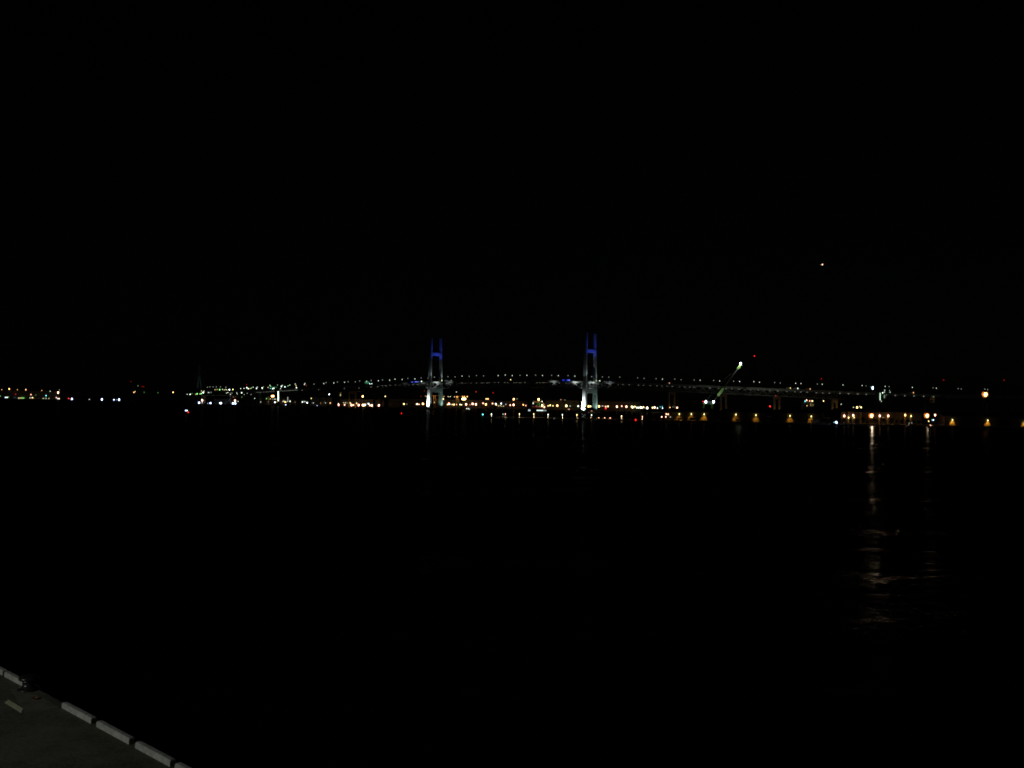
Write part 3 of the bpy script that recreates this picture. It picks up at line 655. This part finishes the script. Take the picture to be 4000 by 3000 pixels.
# ------------------------------------------------------------------ the lit ferry
Yf = 2420
Fp = lambda px, py, dy=0: at(px, py, Yf) + Vector((0, dy, 0))
ferry = thing('excursion_ship', 'excursion ship with lit windows, string lights and a bright mast lamp between the towers', 'ship', (Fp(2098,1606).x, Yf, 0))
x0, x1 = Fp(2062,1600).x, Fp(2136,1600).x
mb = MB(); rows = [(0,.15),(.06,.6),(.2,1),(.8,1),(.94,.7),(1,.1)]
for t, k in rows:
    x = x0 + (x1-x0)*t
    mb.v += [Vector((x, Yf-4.2*k*.8, -.5)), Vector((x, Yf+4.2*k*.8, -.5)), Vector((x, Yf+4.5*k, 5.4)), Vector((x, Yf-4.5*k, 5.4))]
for i in range(len(rows)-1): mb.f += [(i*4+j, i*4+(j+1)%4, i*4+4+(j+1)%4, i*4+4+j) for j in range(4)]
mb.f += [(3,2,1,0), tuple(len(mb.v)-4+i for i in range(4))]; mb.part('hull', M_HULL, ferry)
def fbox(nm, pxa, ya, pxb, yb, hy, mat):
    a, b = Fp(pxa,ya), Fp(pxb,yb); MB().box((a.x, Yf-hy, min(a.z,b.z)), (b.x, Yf+hy, max(a.z,b.z))).part(nm, mat, ferry)
a = Fp(2068,1594.5); 
MB().box((Fp(2068,1594).x, Yf-3.8, 5.42), (Fp(2131,1594).x, Yf+3.8, 8.6)).part('main_cabin', M_HULLR, ferry)
MB().box((Fp(2080,1594).x, Yf-3.2, 8.62), (Fp(2121,1594).x, Yf+3.2, 14.5)).part('upper_cabin', M_CABIN, ferry)
MB().box((Fp(2080,1594).x, Yf-3.4, 21.2), (Fp(2118,1594).x, Yf+3.4, 21.6)).part('canopy', M_CABIN, ferry)
for px in (2082, 2094, 2106, 2117): MB().box((Fp(px,1590).x-.15, Yf-3.0, 14.52), (Fp(px,1590).x+.15, Yf-2.7, 21.19)).part('canopy_post', M_DKSTEEL, ferry)
for i in range(9):
    px = 2097 + 4.3*i; k = 2.4 if i < 6 else .7
    a, b = Fp(px, 1596.5+.3*i*.3), Fp(px+1.9, 1603.5); MB().box((a.x, Yf-4.62, 2.2), (b.x, Yf-4.3, 4.9)).part('window', glow((.8,1,.9), k), ferry)
for px in (2065, 2070): 
    a = Fp(px,1598); MB().box((a.x-.7, Yf-4.6, 1.6), (a.x+.7, Yf-4.2, 5.0)).part('window', glow((.7,.9,1), 1.4), ferry)
for px, y0, y1, c, k in ((2082.5,1572,1578,'w',1.6),(2100,1577,1580,'g',.25),(2107,1575,1580,'g',.3),(2095,1583,1588,'p',.4),(2107,1583,1587,'y',.3)):
    a, b = Fp(px-1.4, y0), Fp(px+1.4, y1); MB().box((a.x, Yf-3.5, min(a.z,b.z)), (b.x, Yf-3.21, max(a.z,b.z))).part('window', glow(CV[c], k), ferry)
def string(pts, r, mat):
    mb = MB()
    for p, q in zip(pts, pts[1:]): mb.tube(Fp(*p, -3.6), Fp(*q, -3.6), r, n=5)
    mb.part('light_string', mat, ferry)
string([(2083,1567),(2092,1569),(2104,1569.5),(2116,1567)], .22, glow((1,.55,.15), .5))
string([(2083,1570),(2092,1572),(2104,1572),(2116,1570)], .2, glow((1,.6,.2), .35))
string([(2116.5,1566),(2122,1575),(2128,1583),(2133,1590)], .25, glow((1,.3,.08), .5))
string([(2076,1588),(2090,1590),(2110,1590.5),(2131,1590)], .22, glow((1,.12,.1), .25))
mz = Fp(2104,1560)
MB().tube(Vector((mz.x, Yf, 14.4)), Vector((mz.x, Yf, mz.z)), .3, .15).part('mast', M_DKSTEEL, ferry)
for px, py, c, k, r in ((2104,1560,'o','B',2.2),(2118,1583,'y','B',1.7),(2126,1590,'p','M',1.6),(2117.5,1568,'w','m',.9)):
    h_ = bpy.data.objects.new('ship_lamp', head_mesh(c,k)); COL.objects.link(h_); h_.parent = ferry
    h_.location = Fp(px,py,-4 if py > 1562 else 0) - ferry.location; h_.scale = (r,r,r*1.25)
for px in (2117.5, 2126):
    MB().tube(Vector((Fp(px,1590).x, Yf-3.7, 8.5)), Fp(px, 1569 if px < 2120 else 1590, -4), .15, n=5).part('lamp_post', M_DKSTEEL, ferry)

# ------------------------------------------------------------------ small boats and buoys
HULL = MB()
for x, k in ((-5,.7),(-3,.95),(1,1),(3.6,.7),(5.2,.06)):
    HULL.v += [Vector((x,-1.2*k,-.4)),Vector((x,1.2*k,-.4)),Vector((x,1.7*k,1.2+.08*max(x,0))),Vector((x,-1.7*k,1.2+.08*max(x,0)))]
for i in range(4): HULL.f += [(i*4+j, i*4+(j+1)%4, i*4+4+(j+1)%4, i*4+4+j) for j in range(4)]
HULL.f += [(3,2,1,0), (16,17,18,19)]
HULL = HULL.mesh('hull', M_HULL)
CABIN = MB().hexa([(-2.6,-1.1,1.22),(1.2,-1.1,1.22),(1.2,1.1,1.22),(-2.6,1.1,1.22)], [(-2.4,-1,3.2),(.7,-1,3.2),(.7,1,3.2),(-2.4,1,3.2)]).mesh('cabin', M_CABIN)
MAST = MB().tube((0,0,0),(0,0,1),.09,.06).mesh('mast', M_DKSTEEL)
def boat(label, px, py, Y, lamps, ang=.3):
    p = at(px, py, Y); root = thing('small_boat', label, 'boat', (p.x, Y, 0), 'small boats on the harbour'); root.rotation_euler = (0,0,ang)
    for nm, me in (('hull',HULL),('cabin',CABIN)):
        o = bpy.data.objects.new(nm, me); COL.objects.link(o); o.parent = root
    ca, sa = math.cos(-ang), math.sin(-ang)
    for lx, ly, c, k, r in lamps:
        q = at(lx, ly, Y) - Vector((p.x, Y, 0)); z = max(1.6, q.z); x = max(-4.5, min(4.5, q.x))
        o = bpy.data.objects.new('boat_lamp', head_mesh(c,k)); COL.objects.link(o); o.parent = root; o.location = (x*ca, x*sa-.2, z); o.scale = (r,r,r*1.3)
        o = bpy.data.objects.new('mast', MAST); COL.objects.link(o); o.parent = root; o.location = (x*ca, x*sa, 1.0); o.scale = (1,1,max(.3,z-1.2))
boat('small boat with bluish mast lamp and red side lamp alone on the left water', 730, 1612, 1040, [(726,1604,'b','M',.65),(731,1603,'c','m',.5),(735,1612,'r','M',.6)])
boat('moored boat with a bluish white lamp at the quay left of the trees', 3263, 1655, 1098, [(3266,1650,'b','B',1.1),(3258,1650,'t','m',.55)])
boat('moored boat with two pinkish lamps at the quay under the huge right floodlight', 3629, 1668, 1096, [(3625,1663,'p','M',.75),(3633,1663,'p','M',.75)])
boat('moored boat with two thin pale lamps below the right pier trees', 3556, 1660, 1096, [(3551,1653,'w','d',.4),(3561,1652,'w','d',.4)])
boat('boat with one pinkish lamp in front of the breakwater lamps', 2158, 1644, 1095, [(2155,1636,'p','M',.8),(2164,1641,'w','d',.3)])
boat('moored boat with a row of pale lamps right of the left tower', 1830, 1603, 2400, [(1819,1596,'w','m',.8),(1829,1596,'w','m',.9),(1834,1598,'w','s',.7)], 0)
boat('moored boat with two pinkish lamps left of the right tower', 2222, 1606, 2350, [(2220,1598,'p','s',.8),(2224,1599,'p','s',.8)], 0)
boat('moored boat with a pink lamp at the foot of the right tower', 2312, 1612, 2250, [(2311,1605,'p','s',.8)], 0)
for px, lab in ((2339,'leftmost of three boats with pinkish lamps at the breakwater'),(2362,'middle of three boats with pinkish lamps at the breakwater'),(2383,'rightmost of three boats with pinkish lamps at the breakwater')):
    boat(lab, px, 1642, 1094, [(px,1634.5,'p','M',.85)])
BUOY = MB().lathe((0,0,0), [(1.2,-.4),(1.3,.5),(.5,.7),(.3,2.6)], 10).mesh('float', M_RUST)
def buoy(label, px, py, Y, c, k, r=.5):
    p = at(px, py, Y); root = thing('buoy', label, 'buoy', (p.x, Y, 0), 'lit buoys')
    o = bpy.data.objects.new('float', BUOY); COL.objects.link(o); o.parent = root; o.scale = (1,1,max(.6, (p.z-.3)/2.6))
    o = bpy.data.objects.new('buoy_lamp', head_mesh(c,k)); COL.objects.link(o); o.parent = root; o.location = (0,0,p.z); o.scale = (r,r,r*1.3)
buoy('buoy with a red lamp on the open water left of the left tower', 1568, 1615, 1400, 'r', 'm', .7)
buoy('buoy with a turquoise lamp at the head of the breakwater', 1886, 1619, 1110, 't', 'M', .55)
buoy('buoy with a red lamp in front of the breakwater', 2483, 1640, 1085, 'r', 'M', .6)

# ------------------------------------------------------------------ breakwater lamps of the near pier
def pier_lamps(lst, Y, place, cat='lamp', group='lamps on the near pier', spot=True, zb=PIER_Z):
    for px, py, c, k in lst:
        p = at(px, py, Y)
        r_ = lamp('pier_lamp' if k not in 'BH' else 'floodlight_mast', c, k, p, min(zb, p.z-1), place(px) if callable(place) else place, cat if k not in 'BH' else 'floodlight', group, Y, pole_r=.22 if spot else .12)
        if spot: next(c for c in r_.children if c.name.startswith('lamp_pole')).data = POLE_PALE
        if spot: lamp_light('POINT', 'lamp_light', Vector((p.x, p.y-1.4, p.z-2.6)), 500, (1,.72,.4), size=.2, parent=r_)
pier_lamps([(1920,1618,'w','m'),(1974,1617,'p','m'),(2029,1617,'y','m'),(2085,1617,'y','m'),(2141,1619,'w','m'),(2197,1620,'w','m'),(2254,1620,'y','m'),(2311,1621,'w','m'),(2428,1625,'y','m'),(2509,1627,'p','m')], PIER_Y + 16, 'on the dark breakwater')
pier_lamps([(1965,1618,'w','s')], PIER_Y + 30, 'on the dark breakwater', spot=False)
pier_lamps([(2603,1617,'p','M'),(2610,1618,'p','M'),(2585,1628,'p','M'),(2601,1628,'p','M'),(2619,1629,'w','s')], PIER_Y + 22, 'left of the first shed', spot=False)

# ------------------------------------------------------------------ sheds on the near pier, each lit bay with its wall lamp
WL_BR = MB().box((-.12,-1.3,-.1),(.12,0,.1)).mesh('lamp_bracket', M_DKSTEEL)
def shed(label, px0, px1, ytop, bays, Y, depth=38, power=2600):
    r = building('pier_shed', label, px0, px1, ytop, Y, depth, zb=PIER_Z, mat=M_WALL, roof='gable', group='sheds on the near pier', cat='shed')
    for px, py in bays:
        p = at(px, py, Y); hw = 3.4
        MB().box((p.x-hw, Y-.12, PIER_Z+.03), (p.x+hw, Y-.003, PIER_Z+4.6)).part('sliding_door', M_DOOR, r)
        MB().box((p.x-hw-.5, Y-.5, PIER_Z+4.63), (p.x+hw+.5, Y-.004, PIER_Z+4.85)).part('door_rail', M_DKSTEEL, r)
        MB().box((p.x-hw-1.1, Y-.45, PIER_Z+.02), (p.x-hw-.75, Y-.005, PIER_Z+4.4)).part('downpipe', M_DOOR, r)
        o = bpy.data.objects.new('lamp_bracket', WL_BR); COL.objects.link(o); o.parent = r; o.location = (p.x-r.location.x, 0, p.z+.6-r.location.z)
        o = bpy.data.objects.new('wall_lamp', head_mesh('y','M')); COL.objects.link(o); o.parent = r; o.location = (p.x-r.location.x, -1.15, p.z-r.location.z); o.scale = (.46,.46,.85)
        lamp_light('SPOT', 'wall_lamp_light', Vector((p.x, Y-2.0, p.z-.5)), power*.6, (1,.4,.025), Vector((p.x, Y+.3, PIER_Z+1.2)), 82, .4, .25, r)
    return r
YS = PIER_Y + 26
shed('dark shed with three orange lit doors close together', 2628, 2790, 1609, [(2653,1617),(2700,1617),(2750,1618)], YS)
shed('dark shed with two orange lit doors right of the three door shed', 2838, 2995, 1611, [(2874,1619),(2952,1621)], YS)
shed('dark shed with two orange lit doors left of the trees', 3045, 3215, 1614, [(3085,1624),(3168,1626)], YS)
shed('dark shed at the far right with two widely spaced orange lit doors', 3690, 3905, 1626, [(3719,1640),(3857,1642)], YS)
shed('dark shed cut by the right edge with one orange lit door', 3950, 4120, 1632, [(4000,1649)], YS)
# customs hall behind the trees, with pilasters
hall = building('pier_hall', 'long orange lit hall behind the dark trees with lamps on pilasters', 3285, 3600, 1610, YS + 6, 40, zb=PIER_Z, mat=M_DKWALL, roof='gable', cat='hall')
for px in (3296, 3314, 3331, 3362, 3434, 3467, 3534, 3557):
    p = at(px, 1624, YS+6); MB().box((p.x-.7, YS+5.2, PIER_Z), (p.x+.7, YS+5.995, hall['_zt']-.05)).part('pilaster', M_DOOR, hall)
pl = lambda px: 'before the orange lit hall' if px < 3500 else 'on the quay right of trees'
pier_lamps([(3298,1624,'p','B'),(3315,1631,'y','M'),(3333,1622,'p','B'),(3337,1631,'y','m'),(3437,1624,'p','B'),(3450,1631,'y','s'),(3470,1624,'p','B'),(3559,1625,'y','M')], YS + 3.6, pl, spot=False)
pier_lamps([(3405,1623,'o','H')], YS - 10, pl, spot=False)
pier_lamps([(3536,1621,'o','B'),(3653,1621,'p','B'),(3622,1623,'o','H')], YS - 4, pl, spot=False)
pier_lamps([(3646,1640,'b','M'),(3641,1640,'t','s'),(3628,1645,'y','m')], YS - 8, pl, spot=False)
for px, py, c, pw in ((3298,1624,(1,.5,.1),260),(3315,1631,(1,.45,.05),200),(3333,1622,(1,.55,.12),240),(3405,1623,(1,.42,.06),1500),(3437,1624,(1,.6,.06),420),(3470,1624,(1,.6,.06),420),(3536,1621,(1,.45,.08),300),(3559,1627,(1,.45,.05),180),(3622,1623,(1,.45,.08),800)):
    p = at(px, py, YS + 3.0); lamp_light('POINT', 'hall_lamp_light', Vector((p.x, YS+2.6 if pw < 700 else YS-6, p.z-.9)), pw*.3, c, size=.3, parent=hall)
for px, pw in ((3405, 9e4), (3622, 1.0e4)):  # extra unseen spots at the huge lamps, added to strengthen their water streaks
    p = at(px, 1623, YS - 10.6); lamp_light('SPOT', 'streak_boost_spot', Vector((p.x, p.y-1.6, p.z)), pw, (1,.76,.5), Vector((p.x, p.y-300, -6)), 100, .6, .8)
# trucks and stacks standing before the sheds
for px, lab in ((2659,'truck parked before the leftmost lit door'),(2706,'truck parked before the second lit door'),(2886,'truck parked right of the fourth lit door'),(3182,'truck parked by the last lit door before the trees')):
    p = at(px, 1640, YS - 5); truck(lab, p.x, YS - 5, PIER_Z + .01, 0, px, None, 'trucks parked on the near pier')

# trees before the hall
def crown_mesh(seed, h, r):
    rnd = random.Random(seed); mb = MB()
    blobs = [(rnd.uniform(-.55,.55)*r, rnd.uniform(-.5,.5)*r, h*(.45+.5*rnd.random()), r*rnd.uniform(.35,.6)) for _ in range(7)]
    for bx, by, bz, br in blobs:
        for _ in range(70):
            d = Vector((rnd.gauss(0,1), rnd.gauss(0,1), rnd.gauss(0,.8))).normalized() * br * rnd.uniform(.5,1.05)
            c = Vector((bx,by,bz)) + d; a = Vector((rnd.gauss(0,1),rnd.gauss(0,1),rnd.gauss(0,1))).normalized(); b = a.orthogonal().normalized(); s_ = rnd.uniform(.2,.42)
            mb.add([c-a*s_, c+b*s_*.6, c+a*s_, c-b*s_*.6], [(0,1,2,3)])
    return mb.mesh('crown', M_LEAF)
CR = [crown_mesh(i, 5.6, 2.7) for i in range(4)]
TRK = MB().tube((0,0,0),(.1,0,1.4),.2,.13,7).tube((.1,0,1.35),(.7,.1,2.9),.12,.05,6).tube((.1,0,1.35),(-.6,-.1,3.0),.12,.05,6).tube((.1,0,1.35),(.0,.4,3.3),.11,.05,6).mesh('trunk', M_BARK)
tree_px = [(3282,.8),(3296,.95),(3322,.9),(3348,.85),(3374,1.15),(3388,1.0),(3418,1.1),(3446,1.2),(3456,.95),(3484,1.15),(3502,1.0),(3523,.95),(3546,1.0),(3572,.8),(3590,.85)]
for i, (px, k) in enumerate(tree_px):
    p = at(px, 1648, YS - 14 - 2*(i % 2))
    where = 'before the hall' if px < 3500 else 'right of the hall lamps'
    root = thing('tree', '%s dark bushy tree %s, %s from the left' % ('low' if k < .9 else ('tall' if k > 1.05 else 'middling'), where, ORD[i]), 'tree', (p.x, p.y, PIER_Z), 'dark trees on the near pier')
    root.rotation_euler = (0,0,i*1.9); root.scale = (k,k,k)
    for nm, me in (('trunk',TRK),('crown',CR[i % 4])):
        o = bpy.data.objects.new(nm, me); COL.objects.link(o); o.parent = root

# ------------------------------------------------------------------ aircraft in the sky
Ya = 4200; p = at(3210, 1034, Ya)
pl_ = thing('aircraft', 'small aircraft showing one warm light high in the dark sky', 'aircraft', p)
MB().tube(p + Vector((-7,0,0)), p + Vector((6,0,.3)), 1.1, .5, 8).part('fuselage', M_CABIN, pl_)
MB().hexa([p+Vector((-2,-8,-.3)),p+Vector((0,-8,-.3)),p+Vector((1,8,-.3)),p+Vector((-1.6,8,-.3))], [p+Vector((-2,-8,-.1)),p+Vector((0,-8,-.1)),p+Vector((1,8,-.1)),p+Vector((-1.6,8,-.1))]).part('wing', M_CABIN, pl_)
MB().hexa([p+Vector((4,-.1,.4)),p+Vector((6,-.1,.4)),p+Vector((6,.1,.4)),p+Vector((4,.1,.4))], [p+Vector((5.4,-.1,3)),p+Vector((6.6,-.1,3)),p+Vector((6.6,.1,3)),p+Vector((5.4,.1,3))]).part('tail_fin', M_CABIN, pl_)
h_ = bpy.data.objects.new('landing_light', head_mesh('v','M')); COL.objects.link(h_); h_.parent = pl_; h_.location = (-.5,-8.6,-.4); h_.scale = (1.5,1.5,2.3)
h_ = bpy.data.objects.new('navigation_light', head_mesh('r','s')); COL.objects.link(h_); h_.parent = pl_; h_.location = (4.2,-8.6,1.2); h_.scale = (1.2,1.2,2.0)

# ------------------------------------------------------------------ terminal quay in the lower left corner
ZQ = 2.5
E0, E1 = ground(15, 2643, ZQ), ground(663, 2997, ZQ)
ED = (E1 - E0).normalized(); EN = Vector((ED.y, -ED.x, 0))      # EN points away from the water? fixed below
if EN.y > 0: EN = -EN
BACK = .24                                                      # depth of the kerb blocks behind their front line
def quay_material():
    m, t, b = new_mat('quay_asphalt')
    tc = t.nodes.new('ShaderNodeTexCoord')
    def nz(scale, detail, rough):
        n = t.nodes.new('ShaderNodeTexNoise'); n.inputs['Scale'].default_value = scale; n.inputs['Detail'].default_value = detail; n.inputs['Roughness'].default_value = rough
        t.links.new(tc.outputs['Object'], n.inputs['Vector']); return n.outputs[0]
    mx = t.nodes.new('ShaderNodeMix'); mx.data_type = 'FLOAT'; mx.inputs[0].default_value = .55
    t.links.new(nz(.35, 8, .7), mx.inputs[2]); t.links.new(nz(9, 6, .75), mx.inputs[3])
    rp = t.nodes.new('ShaderNodeValToRGB'); e = rp.color_ramp.elements
    e[0].position, e[0].color = .38, (.042, .04, .034, 1); e[1].position, e[1].color = .62, (.185, .178, .15, 1)
    t.links.new(mx.outputs[0], rp.inputs[0]); t.links.new(rp.outputs[0], b.inputs['Base Color'])
    b.inputs['Roughness'].default_value = .92; b.inputs['Specular IOR Level'].default_value = .2
    bpn = t.nodes.new('ShaderNodeBump'); bpn.inputs['Strength'].default_value = .35; bpn.inputs['Distance'].default_value = .02
    t.links.new(mx.outputs[0], bpn.inputs['Height']); t.links.new(bpn.outputs[0], b.inputs['Normal'])
    return m
rim = -EN * (BACK + .12)
qa, qb = E0 - ED*60 + rim, E0 + ED*90 + rim
slab('quay_ground', [qa, qb, qb + EN*60, qa + EN*60][::-1], -3, ZQ, quay_material())
# paler worn patch behind the gap of the kerb row
stp = [ground(x, y, ZQ) for x, y in ((40, 2690), (100, 2792), (232, 2762), (130, 2706))]
MB().hexa([p + Vector((0,0,.0005)) for p in stp], [p + Vector((0,0,.004)) for p in stp]).top('quay_patch', matte('edge_concrete', (.145,.14,.118), .9, .45, 1.6), 'structure')
M_KERB = matte('painted_kerb_concrete', (.42, .43, .42), .85, .42, 3.2, bump=.6)
def tpos(px, py): return (ground(px, py, ZQ) - E0).dot(ED)
blocks = [(tpos(-200,2525), tpos(8,2640), 'kerb block at the picture edge beyond the bollard'), (tpos(16,2644), tpos(84,2682), 'kerb block half hidden by the bollard'), (tpos(232,2768), tpos(349,2830), 'kerb block right after the gap at the bollard'),
          (tpos(367,2842), tpos(497,2911), 'kerb block in the middle of the unbroken row'), (tpos(518,2925), tpos(663,2997), 'kerb block with a small metal stud on its end'), (tpos(683,3007), tpos(830,3090), 'kerb block cut by the bottom edge')]
for a, b, lab in blocks:
    h, ch = .24, .035
    mb = MB(); A, B = E0 + ED*a, E0 + ED*b; N = -EN * BACK
    prof = [(0,0),(0,h-ch),(ch,h),(BACK-ch,h),(BACK,h-ch),(BACK,0)]
    def ring(o, inset):
        return [o - EN*d + Vector((0,0,z - (0 if z < .1 else inset))) for d, z in prof]
    secs = [ring(A, ch), ring(A + ED*ch, 0), ring(B - ED*ch, 0), ring(B, ch)]
    for sct in secs: mb.v += [p + Vector((0,0,.007)) for p in sct]
    n = len(prof)
    for k in range(3): mb.f += [(k*n+i, k*n+(i+1)%n, (k+1)*n+(i+1)%n, (k+1)*n+i) for i in range(n)]
    mb.f += [tuple(reversed(range(n))), tuple(3*n+i for i in range(n))]
    off = (A + B) / 2
    o = bpy.data.objects.new('kerb_block', mb.mesh('kerb_block', M_KERB, off)); COL.objects.link(o); o.location = off
    o['label'] = 'white painted ' + lab; o['category'] = 'kerb block'; o['group'] = 'kerb blocks along the quay edge'
# mooring bollard
pb = ground(84, 2698, ZQ); pb = E0 + ED*((pb-E0).dot(ED)) - EN*.05
bol = thing('mooring_bollard', 'squat black iron mooring bollard standing in the gap of the kerb row', 'bollard', (pb.x, pb.y, ZQ+.006))
MB().lathe((pb.x,pb.y,ZQ+.006), [(.5,0),(.5,.05),(.36,.09),(.27,.22),(.27,.34),(.33,.42)], 24).part('base', M_IRON, bol, True)
MB().lathe((pb.x,pb.y,ZQ+.006), [(.33,.415),(.43,.46),(.45,.53),(.4,.6),(.24,.65),(.05,.665)], 24).part('head', M_IRON, bol, True)
pr = ground(136, 2731, ZQ)
mb = MB(); n = 14
for i in range(n):
    a, b = 2*math.pi*i/n, 2*math.pi*(i+1)/n
    mb.tube(pr + Vector((.14*math.cos(a), .14*math.sin(a), .03)), pr + Vector((.14*math.cos(b), .14*math.sin(b), .03)), .028, n=6)
mb.top('mooring_ring', M_RUST, None, 'rusty iron ring lying flat on the quay beside the bollard', 'mooring ring')
# painted stripe
q = [ground(x, y, ZQ) for x, y in ((17,2745),(82,2785),(90,2768),(34,2734))]
MB().hexa([p + Vector((0,0,.004)) for p in q], [p + Vector((0,0,.009)) for p in q]).top('painted_marking', matte('worn_yellow_white_paint', (.7,.69,.52), .85, .15, 3), 'structure')
# the quay's own lamp, standing behind the camera's field of view
lp = Vector((-50, 14, ZQ)); ql = thing('quay_lamp_post', 'tall quay lamp post behind the kerb row lighting the asphalt', 'lamp post', lp)
MB().tube(lp, lp + Vector((0,0,14)), .12, .08, 8).part('pole', M_DKSTEEL, ql)
MB().beam(lp + Vector((-.1,0,14)), lp + Vector((1.4,.5,14.15)), .1, .1).part('arm', M_DKSTEEL, ql)
lamp_light('SPOT', 'quay_lamp_light', lp + Vector((1.6,.6,13.9)), 11000, (.97,1,.86), E0 + ED*10, 110, .9, .25, ql)

# ------------------------------------------------------------------ labels of the lamps: colour, size, place, and a count from the left where nothing else differs
by = {}
for e in PENDING:
    by.setdefault((e[1], e[2], e[3], e[4]), []).append(e)
for (c, k, place, cat), l in by.items():
    l.sort(key=lambda e: e[5])
    for i, e in enumerate(l):
        if not k:
            e[0]['label'] = '%s, %s, %s from the left' % (cat, place, ORD[min(i, 19)]); continue
        sz = '' if SN[k] == 'plain' else SN[k] + ' '
        t = '%s%s %s %s' % (sz, '' if (c == 'r' and cat == 'warning light') else CN[c], cat if not (c == 'r' and cat == 'warning light') else 'red warning light', place)
        t = ' '.join(t.split())
        if len(l) > 1: t += ', %s from the left' % ORD[min(i, 19)]
        e[0]['label'] = t
for o in list(bpy.data.objects):
    for k in ('_x0', '_x1', '_zt'):
        if k in o: del o[k]
